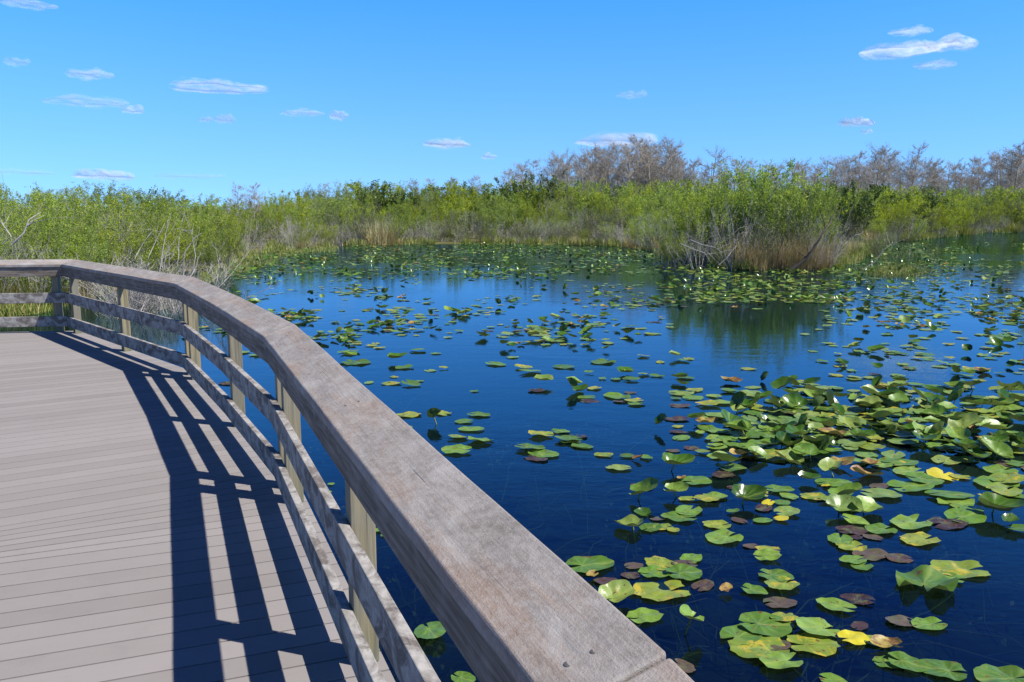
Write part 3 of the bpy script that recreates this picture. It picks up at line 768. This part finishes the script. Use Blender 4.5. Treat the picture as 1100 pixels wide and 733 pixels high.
for i in range(7):
    x = 146 + i * 10 + (i * 37 % 5) * 2; snag('dead_branch', [dp(x - 3, 292, 17.3), dp(x, 275, 17.3), dp(x + 8 + i * (1 if i % 2 else -2), 261 - (i * 5 % 4) * 5, 17.5), dp(x + 16 + i * (1 if i % 2 else -3), 250 - (i * 7 % 5) * 5, 17.5)], .010, .003, M['pale'],
        'bleached dead branch fanning out behind the railing bend, %s of seven from the left' % ['first', 'second', 'third', 'fourth', 'fifth', 'sixth', 'seventh'][i], 3, 40 + i)

# -- uncountable low growth on the banks and standing at the water's edge
def undergrowth():
    r = random.Random(77); g = MB()
    def blade(x, y, z, h, wd):
        az = r.uniform(0, 6.283); le = r.uniform(.05, .6); dx, dy = math.cos(az) * le * h, math.sin(az) * le * h; sx, sy = -math.sin(az) * wd, math.cos(az) * wd
        m = 0 if r.random() < .88 else 1
        g.face([(x - sx, y - sy, z), (x + sx, y + sy, z), (x + dx * .5 + sx * .7, y + dy * .5 + sy * .7, z + h * .62), (x + dx, y + dy, z + h)], m)
    n = 0
    while n < 42000:
        px = r.uniform(-90, 1190); ds = shore_depth(min(max(px, -60), 1180)); d = ds + (r.random() ** 1.6) * 7 * ds / 30 - .25
        x = at_depth(px, d); y = d
        if sdist(x, y) < -.3 or noise.noise(Vector((x * .55, y * .55, 8))) < r.uniform(-.1, .35): n += .35; continue
        blade(x, y, max(ground_z(x, y), WATER - .1) - .02, r.uniform(.08, .4) * (.6 + ds / 75), .006 * (1 + ds / 22)); n += 1
    # emergent weeds standing off the left and corner bank
    for k in range(9000):
        px = 215 + 150 * r.random() ** 1.3; ds = shore_depth(px); d = ds * (1 - .22 * r.random() ** 1.5 * (1 if px < 300 else .5)); x = at_depth(px, d)
        blade(x, d, WATER - .03, r.uniform(.04, .2), .008)
    # low weed tongue right of the island
    for k in range(4500):
        px = r.gauss(965, 28); py = r.gauss(292, 3.5); p = on(px, max(284, py), WATER); blade(p.x, p.y, WATER - .03, r.uniform(.04, .26) * max(.2, 1 - abs(px - 960) / 70), .008)
    for k in range(2200):
        px = r.uniform(905, 1010); py = r.gauss(272, 5); p = on(px, max(262, py), WATER); blade(p.x, p.y, WATER - .03, r.uniform(.04, .16), .012)
    return g
tag(undergrowth().build('undergrowth', [M['sedge'], M['straw']]), 'low tangled sedge and grass along the pond edges', 'undergrowth', kind='stuff')
# submerged weed under the surface
def weed():
    r = random.Random(3); g = MB()
    for k in range(520):
        px = r.uniform(230, 1120); py = 300 + 440 * r.random() ** .8; p = on(px, py, WATER - .1)
        if p.y > 26 or not inside(p.x, p.y) : continue
        a = r.uniform(0, 6.28); L = r.uniform(.3, 1.1)
        q = Vector((p.x, p.y, WATER - r.uniform(.08, .4)))
        W_ = wander(q, Vector((math.cos(a), math.sin(a), .35)), L, 5, r, .3)
        for w_ in W_: w_.z = min(w_.z, WATER - .05)
        g.tube(W_, .006, .003, 3)
    for k in range(90):
        px = r.uniform(260, 1100); py = 340 + 390 * r.random(); p = on(px, py, WATER - .3)
        for _ in range(30):
            c = p + rv(r, .18); c.z = WATER - r.uniform(.06, .3); leafquad(g, c, rv(r), .05, .03, r)
    return g
tag(weed().build('submerged_weed', [M['weed']]), 'faint water weed below the dark surface', 'water weed', kind='stuff')

# ---------------------------------------------------------------- lily pads
def pad_verts(L, Wd, notch, cup, wave, fold, seed, curl=0.0, nr=6, na=30, rag=.03):
    """leaf blade, tip towards +x, stalk at the head of the notch; returns verts, faces, vein values"""
    r = random.Random(seed); v = []; f = []; vein = []
    ph = r.uniform(0, 6.28); ax = -.10 * L; k2 = r.choice([3, 4, 5]); nz = r.uniform(0, 50)
    rim = []
    for j in range(na + 1):
        t = -math.pi + notch + (2 * math.pi - 2 * notch) * j / na
        rr = 1 + rag * noise.noise(Vector((math.cos(t) * 2.5 + nz, math.sin(t) * 2.5, nz))) * 2
        rr += .035 * noise.noise(Vector((math.cos(t) * 7 + nz, math.sin(t) * 7, nz)))
        x = .5 * L * math.cos(t) * rr + .02 * L; y = .5 * Wd * math.sin(t) * rr
        # lobes reach back and round off beside the notch
        back = max(0, -math.cos(t)); edge = min(1, min(j, na - j) / 3.0)
        x = x * (1 - .06 * (1 - edge)); y = y * (.96 + .04 * edge)
        rim.append((x, y))
    v.append((ax, 0, 0)); vein.append(1.0)
    for i in range(1, nr + 1):
        s = i / nr
        for j, (x, y) in enumerate(rim):
            X = ax + (x - ax) * s; Y = y * s; a = math.atan2(Y, X - ax)
            z = cup * s * s + wave * math.sin(k2 * a + ph) * s ** 2.2 * L + fold * abs(Y) + curl * max(0, s - .55) ** 2 * L * (1 + .5 * math.sin(2 * a + ph))
            z += .012 * noise.noise(Vector((X * 14 + nz, Y * 14, nz)))
            v.append((X, Y, z))
            vv = 1.0 if abs(a) < .05 or (abs(Y) < .004 and X > ax) else (max(0, .7 - s * .5) if j % 3 == 1 else 0)
            vein.append(vv)
    n = na + 1
    for j in range(na): f.append((0, 1 + j, 2 + j))
    for i in range(nr - 1):
        for j in range(na):
            a = 1 + i * n + j; f.append((a, a + n, a + n + 1, a + 1))
    return v, f, vein
PADS = {}
def reg(kind, params, mat): PADS.setdefault(kind, []).append((params, mat))
# kind: (L, W, notch, cup, wave, fold, curl)
for i in range(8): reg('g', (.30, .20 + .05 * ((i * 5 % 8) / 8), .13 + .025 * i, .004 + .003 * (i % 3), .006 + .005 * (i % 4), .0, .0), M['pg'])
for i in range(3): reg('l', (.30, .21 + .02 * i, .15 + .05 * i, .004, .006 + .006 * i, .0, .0), M['pl'])
for i in range(4): reg('r', (.32, .25, .22, .03, .05, .22, .12), [M['pg'], M['pd'], M['pd'], M['pl']][i])
for i in range(3): reg('s', (.32, .26, .25, .04, .03, .55, .1), [M['pd'], M['pg'], M['pd']][i])
for i in range(3): reg('y', (.28, .21, .2, .004, .018, .0, .0), M['py'])
for i in range(3): reg('p', (.27, .19, .2, .003, .012, .0, .0), M['pp'])
for i in range(2): reg('b', (.26, .17, .3, .01, .06, .15, .2), M['pb'])
reg('h', (.34, .30, .28, .01, .075, .05, .06), M['pg'])
reg('n', (.2, .17, .2, .004, .01, 0, 0), M['pn'])
PADMESH = {}
def pad_mesh(kind, i, lod=0):
    key = (kind, i, lod)
    if key in PADMESH: return PADMESH[key]
    (L, Wd, no, cu, wa, fo, cl), mat = PADS[kind][i]
    nr, na = (6, 30) if lod == 0 else ((2, 10) if lod == 1 else (1, 7))
    v, f, ve = pad_verts(L, Wd, no, cu, wa, fo, hash((ord(kind), i)) % 1000, cl, nr, na, .10 if kind in 'yb' else .055)
    if lod: PADMESH[key] = (v, f, ve, mat); return PADMESH[key]
    me = bpy.data.meshes.new('blade'); me.from_pydata(v, [], f); me.materials.append(mat)
    me.polygons.foreach_set('use_smooth', [True] * len(f))
    at = me.attributes.new('vein', 'FLOAT', 'POINT'); at.data.foreach_set('value', ve); me.update()
    PADMESH[key] = me; return me
# hand-placed leaves read off the photograph: tile origin and scale, then (x, y, width, kind)
T = {}
T[1] = (600, 390, 5.5, [(390,65,110,'r'),(425,102,110,'g'),(500,72,80,'g'),(585,80,95,'g'),(420,178,80,'p'),(350,203,170,'g'),(450,225,120,'y'),(365,232,90,'p'),(465,247,110,'g'),(95,150,120,'r'),(70,175,100,'s'),(130,185,100,'r'),(180,228,120,'p'),(170,208,110,'g'),(740,90,120,'g'),(720,108,100,'r'),(735,150,90,'r'),(800,165,110,'y'),(720,182,150,'l'),(690,214,70,'g'),(790,210,130,'g'),(710,255,130,'p'),(920,200,100,'g'),(880,250,150,'y'),(960,238,130,'g'),(1010,175,80,'g'),(1020,118,120,'b'),(705,335,150,'p'),(610,397,110,'s'),(700,380,70,'y'),(715,412,110,'p'),(722,447,130,'g'),(810,365,110,'r'),(835,420,60,'g'),(680,522,90,'p'),(790,508,100,'p'),(845,532,90,'y'),(270,548,120,'y'),(400,555,90,'g'),(520,565,90,'g'),(360,625,150,'l'),(30,410,70,'g'),(110,435,130,'p'),(60,467,140,'g'),(140,497,130,'g'),(930,505,120,'g'),(470,575,70,'b')])
T[2] = (750, 390, 5.5, [(290,38,90,'y'),(195,118,130,'b'),(190,170,110,'g'),(300,190,150,'l'),(320,148,100,'l'),(400,110,80,'s'),(490,170,130,'r'),(550,160,100,'s'),(540,210,100,'r'),(665,130,90,'y'),(740,150,110,'l'),(720,185,130,'g'),(620,225,130,'l'),(130,320,180,'g'),(440,280,120,'s'),(550,300,110,'p'),(370,270,80,'y'),(270,265,120,'r'),(500,360,170,'g'),(385,380,90,'r'),(240,350,110,'g'),(220,380,160,'g'),(240,430,170,'r'),(120,410,120,'g'),(510,415,140,'r'),(430,435,90,'p'),(600,450,170,'r'),(690,430,90,'r'),(870,430,120,'p'),(900,480,180,'l'),(760,470,110,'g'),(370,480,160,'g'),(300,500,150,'g'),(100,500,100,'g'),(110,560,130,'g'),(270,560,180,'b'),(350,570,130,'r'),(160,620,190,'r'),(540,525,90,'y'),(480,545,80,'p'),(640,580,150,'r'),(620,500,110,'g'),(720,540,90,'g'),(830,610,150,'b'),(990,548,130,'g'),(1020,610,130,'b'),(160,665,130,'p'),(1070,160,100,'s'),(1040,225,160,'r'),(1000,290,140,'r'),(850,230,110,'r'),(720,280,100,'s'),(860,265,80,'y'),(870,300,130,'l'),(810,75,90,'y'),(930,92,90,'l'),(1040,68,60,'p'),(320,300,110,'g'),(180,455,120,'g'),(330,440,120,'g'),(420,505,120,'r'),(560,480,100,'g'),(680,505,110,'g'),(790,500,90,'r')])
T[3] = (900, 390, 5.5, [(270,222,160,'r'),(180,290,140,'r'),(370,190,110,'l'),(350,260,110,'r'),(410,245,90,'r'),(440,295,110,'g'),(480,340,110,'g'),(450,175,100,'y'),(570,145,130,'g'),(490,220,100,'l'),(580,265,120,'r'),(710,260,140,'s'),(960,250,130,'s'),(950,310,100,'r'),(1050,240,120,'r'),(860,340,120,'l'),(1040,350,130,'r'),(220,400,130,'r'),(440,370,110,'b'),(440,430,140,'r'),(600,450,140,'s'),(390,480,160,'l'),(170,548,120,'g'),(330,548,150,'l'),(345,593,200,'g'),(770,530,130,'g'),(640,580,190,'l'),(750,575,150,'l'),(920,570,180,'r'),(960,640,170,'g'),(1060,600,120,'g'),(1000,700,200,'y'),(430,650,180,'g'),(620,670,180,'n'),(500,700,190,'g'),(160,670,170,'b'),(930,420,160,'r'),(1000,490,170,'r'),(1070,480,90,'s'),(860,465,80,'b'),(950,160,110,'y'),(750,147,110,'y'),(840,105,70,'y'),(595,25,80,'l'),(420,35,90,'g'),(800,40,150,'y'),(860,55,100,'b'),(680,65,80,'s'),(750,80,80,'g'),(1060,150,80,'y'),(840,208,90,'g'),(770,245,80,'g'),(100,95,90,'l'),(190,90,80,'y'),(360,78,80,'l'),(700,380,110,'r'),(780,400,110,'b'),(330,320,110,'r'),(560,390,100,'r'),(860,410,110,'r'),(1040,420,110,'g'),(120,590,110,'g'),(690,510,130,'g')])
T[4] = (600, 500, 5.5, [(500,130,140,'p'),(505,205,180,'r'),(425,375,170,'r'),(500,335,110,'r'),(540,375,140,'g'),(620,370,130,'y'),(590,320,100,'p'),(680,390,80,'y'),(720,315,200,'g'),(770,275,180,'g'),(690,190,140,'r'),(760,205,100,'y'),(870,210,150,'y'),(920,190,140,'g'),(940,355,160,'y'),(980,430,220,'g'),(700,35,190,'r'),(810,95,190,'g'),(730,90,60,'b'),(1010,20,180,'g'),(970,60,140,'p'),(170,600,290,'g'),(200,665,90,'b'),(290,690,150,'p'),(780,560,150,'g'),(750,590,150,'p'),(610,590,200,'y'),(440,600,120,'p'),(560,640,190,'g'),(735,655,210,'g'),(430,655,120,'p')])
T[5] = (750, 500, 5.5, [(210,135,90,'p'),(340,178,150,'y'),(290,230,190,'r'),(470,150,160,'g'),(540,190,110,'g'),(415,228,80,'n'),(490,225,100,'g'),(390,258,120,'p'),(515,288,150,'l'),(385,330,120,'g'),(485,323,90,'n'),(245,332,100,'p'),(210,283,80,'g'),(315,480,100,'p'),(420,515,130,'y'),(400,550,150,'g'),(690,190,150,'y'),(650,100,120,'r'),(790,108,200,'g'),(750,130,50,'n'),(850,165,130,'g'),(870,195,180,'r'),(850,285,190,'r'),(920,340,150,'g'),(900,390,170,'p'),(840,445,160,'g'),(910,487,160,'y'),(1010,535,190,'p'),(920,570,150,'g'),(970,600,130,'g'),(930,430,90,'p'),(760,215,100,'y')])
T[6] = (900, 500, 5.5, [(240,175,210,'l'),(165,280,190,'r'),(435,345,240,'g'),(640,345,230,'p'),(490,445,210,'y'),(255,385,170,'g'),(745,318,210,'g'),(420,130,240,'g'),(650,185,240,'g'),(690,225,200,'g'),(790,270,150,'g'),(950,300,210,'r'),(940,110,230,'g'),(990,160,200,'y'),(1070,190,100,'g'),(1070,390,120,'g'),(1010,370,90,'r'),(240,130,130,'p'),(730,75,100,'y'),(930,215,180,'y'),(370,555,140,'p'),(210,430,110,'p')])
T[7] = (600, 603, 4.4, [(400,270,165,'g'),(270,195,170,'r'),(490,145,260,'y'),(680,120,120,'p'),(790,150,80,'b'),(1020,75,150,'g'),(920,145,120,'g'),(1060,120,160,'y'),(1040,200,150,'p'),(970,315,230,'g'),(860,360,220,'g'),(960,420,260,'y'),(1060,285,130,'y'),(1020,400,130,'p'),(1060,490,190,'g'),(585,500,120,'p')])
T[8] = (850, 603, 4.4, [(218,220,160,'g'),(320,185,140,'p'),(530,290,140,'p'),(655,305,145,'g'),(130,330,200,'g'),(90,400,220,'y'),(290,375,130,'n'),(400,385,120,'y'),(455,415,120,'b'),(450,485,120,'g'),(540,495,150,'g'),(720,520,180,'g'),(1020,560,230,'g'),(190,565,110,'g'),(800,45,220,'y'),(750,85,120,'g'),(320,310,90,'p')])
T[9] = (350, 250, 2.75, [(450,540,70,'g'),(410,560,60,'g'),(433,583,80,'g'),(385,607,60,'y'),(460,618,80,'g'),(390,648,90,'g'),(640,600,80,'y'),(690,590,60,'g'),(720,615,80,'g'),(755,633,60,'g'),(600,640,90,'g'),(640,655,100,'g'),(620,668,80,'p'),(190,447,60,'y'),(250,450,70,'g'),(210,382,60,'r'),(235,400,60,'g'),(65,355,70,'g'),(85,385,90,'g'),(70,372,45,'r'),(500,390,70,'g'),(550,370,40,'g'),(585,400,60,'y'),(600,414,70,'g'),(640,450,60,'r'),(625,468,60,'p'),(700,398,70,'g'),(820,383,80,'g'),(940,367,40,'y'),(160,342,40,'y'),(460,310,50,'r'),(615,310,50,'r'),(705,300,40,'s'),(770,300,50,'r'),(270,350,50,'g'),(440,470,30,'g')])
T[10] = (0, 0, 1, [(276,382,16,'g'),(405,571,12,'g'),(413,576,10,'g'),(497,730,26,'g'),(288,301,9,'s'),(356,521,8,'g'),(352,530,9,'g')])
items = []
for k, (ox, oy, s, L_) in T.items():
    for cx, cy, wd, kd in L_:
        px, py = ox + cx / s, oy + cy / s; p = on(px, py, WATER); wpx = wd / s
        dist = (p - Vector((0, 0, EYE))).length; size = wpx / F * dist
        items.append([px, py, p, size, kd, rng.gauss(0, .45) + (math.pi if rng.random() < .5 else 0), wpx])
# random drifts of leaves further out
r3 = random.Random(21)
def density(px, py):
    if py < 262: return 0
    d = 0
    if 415 < py < 510 and px > 715: return 1.6 * max(0, 1 - ((px - 940) / 235) ** 2 - ((py - 458) / 48) ** 2) * (.5 + .9 * noise.noise(Vector((px * .02, py * .05, 4))))
    if py < 300: d = (1.7 if py < 287 else 1.0) if 230 < px < 1000 else .35
    if 300 <= py < 372: d = .42 if 255 < px < 730 else .22
    if 372 <= py < 420: d = .05
    if 730 < px < 900 and 320 < py < 392: d *= .12
    if 705 < px < 900 and 292 < py < 325: d = 1.0
    if px > 900 and 272 < py < 292: d = .25
    if 895 < px < 1010 and 263 < py < 285: d = 1.1
    if px > 900 and 320 < py < 400: d = .3
    if px < 500 and 372 < py < 470: d = .05
    n = noise.noise(Vector((px * .018, py * .075, 2.0))) + .6 * noise.noise(Vector((px * .05, py * .16, 9)))
    return d * max(0, min(1.6, .25 + 2.1 * n))
cnt = 0
while cnt < 3900:
    px = r3.uniform(215, 1110); u = r3.random(); py = 262 + 158 * u ** 2.1
    if r3.random() < .06: py = r3.uniform(415, 510)
    if r3.random() > density(px, py): continue
    p = on(px, py, WATER)
    if sdist(p.x, p.y) > -.15: continue
    kd = r3.choice('gggglllrryyrsbp' if py > 300 else 'ggrrrylgbrs')
    size = r3.uniform(.15, .27) if py < 415 else r3.uniform(.2, .32)
    nclus = r3.choice([1, 1, 1, 2, 3, 4])
    for _ in range(nclus):
        q = p + Vector((r3.gauss(0, .28), r3.gauss(0, .28), 0)) if nclus > 1 else p
        items.append([px, py, q, size * r3.uniform(.8, 1.1), kd if r3.random() < .5 else r3.choice('gglry'), r3.uniform(0, 6.28), F * size / q.y]); cnt += 1
n2 = 0
while n2 < 2300:
    if r3.random() < .72: px = r3.uniform(222, 1010); py = 263 + 32 * r3.random() ** 1.3
    elif r3.random() < .6: px = r3.gauss(830, 75); py = r3.uniform(291, 326)
    else: px = r3.uniform(880, 1100); py = r3.uniform(262, 345)
    if noise.noise(Vector((px * .022, py * .11, 5.0))) + .5 * noise.noise(Vector((px * .07, py * .3, 1.0))) < r3.uniform(-.45, .25): continue
    p = on(px, py, WATER)
    if sdist(p.x, p.y) > -.1: continue
    size = r3.uniform(.14, .28); items.append([px, py, p, size, r3.choice('gglllryrysg'), r3.uniform(0, 6.28), F * size / p.y]); n2 += 1
# clear leaves that would stand in the boardwalk
def under_deck(p):
    for i in range(len(EDGE) - 1):
        if (p.xy - EDGE[i]).dot(outn(EDGE[i], EDGE[i+1])) > .12: return False
    return True
items = [it for it in items if not under_deck(it[2])]
items.sort(key=lambda it: -it[6])
LOOK = {'g': 'flat green', 'l': 'flat pale green', 'r': 'raised wavy green', 's': 'upright folded dark green', 'y': 'yellow-blotched', 'p': 'purple-brown', 'h': 'ruffled', 'b': 'withered rusty', 'n': 'bright yellow'}
def zone(px, py):
    if py < 330: return 'in the far drifts toward the opposite bank'
    if px < 450: return 'scattered on the open water beyond the railing'
    if px < 640: return 'in the small groups left of the big lily bed'
    if py > 595: return 'in the nearest open water beside the railing' if px < 760 else ('in the loose group at the bottom middle-right' if px < 905 else 'floating alone in the bottom right corner')
    if py < 410: return 'in the sparse water just beyond the big lily bed'
    if py < 500: return 'in the left half of the big crowded lily bed' if px < 870 else 'in the right half of the big crowded lily bed'
    if px < 860: return 'in the looser patch nearer than the lily bed'
    return 'in the green band at right edge below the lily bed'
HERO = {(995, 626): 'large glossy ruffled lily leaf alone in the lower right water'}
def leaf_xform(it, r, idx):
    px, py, p, size, kd, yaw, wpx = it
    (L, Wd, *_), mat = PADS[kd][idx]; s = size / L * 1.02
    lift = {'g': .006, 'l': .005, 'y': .006, 'p': .003, 'r': r.uniform(.02, .07), 's': r.uniform(.0, .06), 'b': .02, 'n': .012, 'h': .03}[kd] + r.uniform(0, .006)
    if kd == 'r': rx, ry = r.gauss(0, .16), r.gauss(0, .16) - .12
    elif kd == 's': rx, ry = r.gauss(0, .35), -r.uniform(.6, 1.1)
    elif kd in 'bn': rx, ry = r.gauss(0, .12), r.gauss(0, .12)
    else:
        rx, ry = (r.gauss(0, .06), r.gauss(0, .06)) if r.random() < .4 else (r.gauss(0, .012), r.gauss(0, .012))
        if abs(rx) + abs(ry) > .06 and kd != 'p': lift += .012
    if kd == 's':
        lift += size * .15; s *= .8
    return Vector((p.x, p.y, WATER + lift)), (rx, ry, yaw), s
def place_leaf(it, r, label, group=None, idx=None, forced=None):
    kd = it[4]; idx = r.randrange(len(PADS[kd])) if idx is None else idx
    loc, rot, s = forced or leaf_xform(it, r, idx)
    root = empty('lily_pad', loc, 0); tag(root, label, 'lily pad', group)
    b = link('blade', pad_mesh(kd, idx), root); b.rotation_euler = rot; b.scale = (s, s, s)
    if it[6] > 18 and kd in 'rsgn':
        m = MB(); att = Matrix.Rotation(rot[2], 3, 'Z') @ Vector((-.1 * .3 * s, 0, 0)); a = r.uniform(0, 6.28); bottom = att + Vector((math.cos(a) * .25, math.sin(a) * .25, -.6 - (loc.z - WATER)))
        m.tube([att + Vector((0, 0, -.004)), att.lerp(bottom, .35) + Vector((.02, .02, .03)), bottom], .0055, .005, 5); m.build('stalk', M['stalk'], root, True)
    return root
r4 = random.Random(44)
heroes = [
 (462, 677, 47, 'g', 'cleft green lily leaf close under the railing, seen between rails and cap', -1.2),
 (994, 626, 58, 'h', 'large glossy ruffled lily leaf in the lower right open water', .9),
 (741, 664, 31, 'r', 'small tilted yellow-green leaf on a long slanting stalk near the cap rail', -2.3),
]
for px, py, wpx, kd, lb, yaw in heroes:
    z = WATER + (.03 if px != 741 else .10); p = on(px, py, z); dist = (p - Vector((0, 0, EYE))).length; size = wpx / F * dist
    it = [px, py, p, size, kd, yaw, wpx]
    rot = {462: (.1, -.15, yaw), 994: (-.08, .05, yaw), 741: (-.3, -.35, yaw)}[px]
    place_leaf(it, r4, lb, None, 0, (Vector(p), rot, size / PADS[kd][0][0][0]))
for it in items[:297]:
    lb = LOOK[it[4]] + ' lily pad ' + zone(it[0], it[1])
    place_leaf(it, r4, lb, lb)
# the rest, too many to tell apart
def drift():
    v = []; f = []; ve = []; mi = []; mats = []; r = r4
    for it in items[297:]:
        kd = it[4]; idx = r.randrange(len(PADS[kd])); lod = 1 if it[6] > 9 else 2
        pv, pf, pe, mat = pad_mesh(kd, idx, lod); loc, rot, s = leaf_xform(it, r, idx)
        Mx = Matrix.Translation(loc) @ Matrix.Rotation(rot[2], 4, 'Z') @ Matrix.Rotation(rot[1], 4, 'Y') @ Matrix.Rotation(rot[0], 4, 'X')
        n = len(v); v.extend([tuple(Mx @ (Vector(q) * s)) for q in pv]); f.extend([tuple(i + n for i in q) for q in pf]); ve.extend([x * .3 for x in pe])
        if mat not in mats: mats.append(mat)
        mi.extend([mats.index(mat)] * len(pf))
    me = bpy.data.meshes.new('lily_drift'); me.from_pydata(v, [], f)
    for m in mats: me.materials.append(m)
    me.polygons.foreach_set('material_index', mi); me.polygons.foreach_set('use_smooth', [True] * len(f))
    at = me.attributes.new('vein', 'FLOAT', 'POINT'); at.data.foreach_set('value', ve); me.update()
    return link('lily_drift', me)
tag(drift(), 'countless small lily pads drifting far out across the pond', 'lily pads', kind='stuff')

# ---------------------------------------------------------------- clouds
def mat_cloud():
    t = NT('cloud'); c = t.coord('Object'); off = t.n('ShaderNodeObjectInfo').outputs['Random']
    o3 = t.n('ShaderNodeCombineXYZ', ins={0: t.math('MULTIPLY', off, 40.0), 1: t.math('MULTIPLY', off, 17.0)}).outputs[0]
    cc = t.n('ShaderNodeVectorMath', operation='ADD', ins={0: t.stretch(c, (1.6, 1.6, .8)), 1: o3}).outputs[0]
    f = t.n('ShaderNodeLayerWeight', ins={'Blend': .5}).outputs['Facing']
    n = t.noise(cc, 1.6, 6, .62)
    a = t.math('SUBTRACT', t.math('ADD', t.maprange(f, .85, .0, 0, .85), t.math('MULTIPLY', n, 1.5)), .85)
    a = t.math('MULTIPLY', t.maprange(a, 0, .9, 0, 1), t.n('ShaderNodeObjectInfo').outputs['Alpha'], clamp=True)
    d = t.n('ShaderNodeBsdfDiffuse', ins={'Color': (.95, .93, .95, 1)}).outputs[0]; tl = t.n('ShaderNodeBsdfTranslucent', ins={'Color': (.95, .93, .95, 1)}).outputs[0]
    tr = t.n('ShaderNodeBsdfTransparent').outputs[0]
    b = t.n('ShaderNodeMixShader', ins={0: .65, 1: d, 2: tl}).outputs[0]
    t.link(t.n('ShaderNodeMixShader', ins={0: a, 1: tr, 2: b}).outputs[0], t.out.inputs[0]); return t.m
M['cloud'] = mat_cloud()
import bmesh
CL = [(32, 5, 42, 11, 'cloud wisp cut by the top edge at far left'), (18, 67, 20, 9, 'tiny faint cloud at the left edge'), (95, 81, 40, 11, 'small pale cloud at upper left'),
 (95, 111, 72, 13, 'long thin cloud below the small upper left one'), (144, 120, 20, 9, 'small puff trailing the long thin left cloud'), (233, 95, 92, 15, 'largest white cloud at left, flat and elongated'),
 (221, 129, 13, 6, 'tiny puff left of its pair below the largest left cloud'), (242, 129, 21, 9, 'small puff right of its pair below the largest left cloud'), (324, 122, 42, 9, 'thin flat cloud left of centre'), (364, 125, 19, 11, 'small round puff left of centre'),
 (481, 156, 48, 12, 'bright small cloud at centre left above the treeline'), (525, 169, 17, 7, 'tiny faint cloud low near the centre'), (200, 190, 72, 9, 'faint flat cloud low over the left thicket'), (112, 190, 52, 13, 'white cloud peeping over the left thicket'),
 (20, 186, 60, 9, 'faint low cloud at the far left over the thicket'), (680, 103, 30, 9, 'very faint wisp above the bare grove'), (963, 56, 70, 15, 'largest cloud of the upper right four'), (1021, 49, 42, 14, 'rightmost cloud of the upper right four'),
 (978, 35, 36, 9, 'topmost thin cloud of the upper right four'), (1004, 71, 34, 9, 'lowest cloud of the upper right four'), (920, 133, 32, 11, 'small bright cloud over the right treeline'), (931, 142, 11, 5, 'tiny puff under the small bright right cloud'), (662, 154, 84, 18, 'white cloud showing behind the bare grove')]
for i, (px, py, wd, ht, lb) in enumerate(CL):
    dist = 6000; rr = ray(px, py).normalized(); c = rr * dist + Vector((0, 0, EYE)); s = dist / F
    bm = bmesh.new(); bmesh.ops.create_icosphere(bm, subdivisions=5, radius=1)
    for v in bm.verts:
        p = v.co.copy(); q = Vector((p.x * 2.2, p.y, p.z * .5))
        n = noise.noise(q * .9 + Vector((i * 7.1, 0, 0))) * .6 + noise.noise(q * 2.6 + Vector((0, i * 5.3, 0))) * .07
        v.co = Vector((p.x * (1 + n * .35), p.y * (1 + n * .4), p.z * (1 + n)))
        if v.co.z < 0: v.co.z *= .6
    me = bpy.data.meshes.new('cloud'); bm.to_mesh(me); bm.free(); me.materials.append(M['cloud']); me.polygons.foreach_set('use_smooth', [True] * len(me.polygons))
    o = link('cloud', me); o.location = c; o.rotation_euler = (0, 0, math.atan2(rr.y, rr.x) - math.pi / 2)
    o.color = (1, 1, 1, .62 if px in (233, 481, 963, 1021, 920, 662, 112) else (.2 if px in (680, 20, 18, 200) else .36))
    o.scale = (wd / 2 * s * 1.06, wd / 3 * s, ht / 2 * s * 1.2)
    tag(o, lb, 'cloud', 'small clouds in the blue sky')
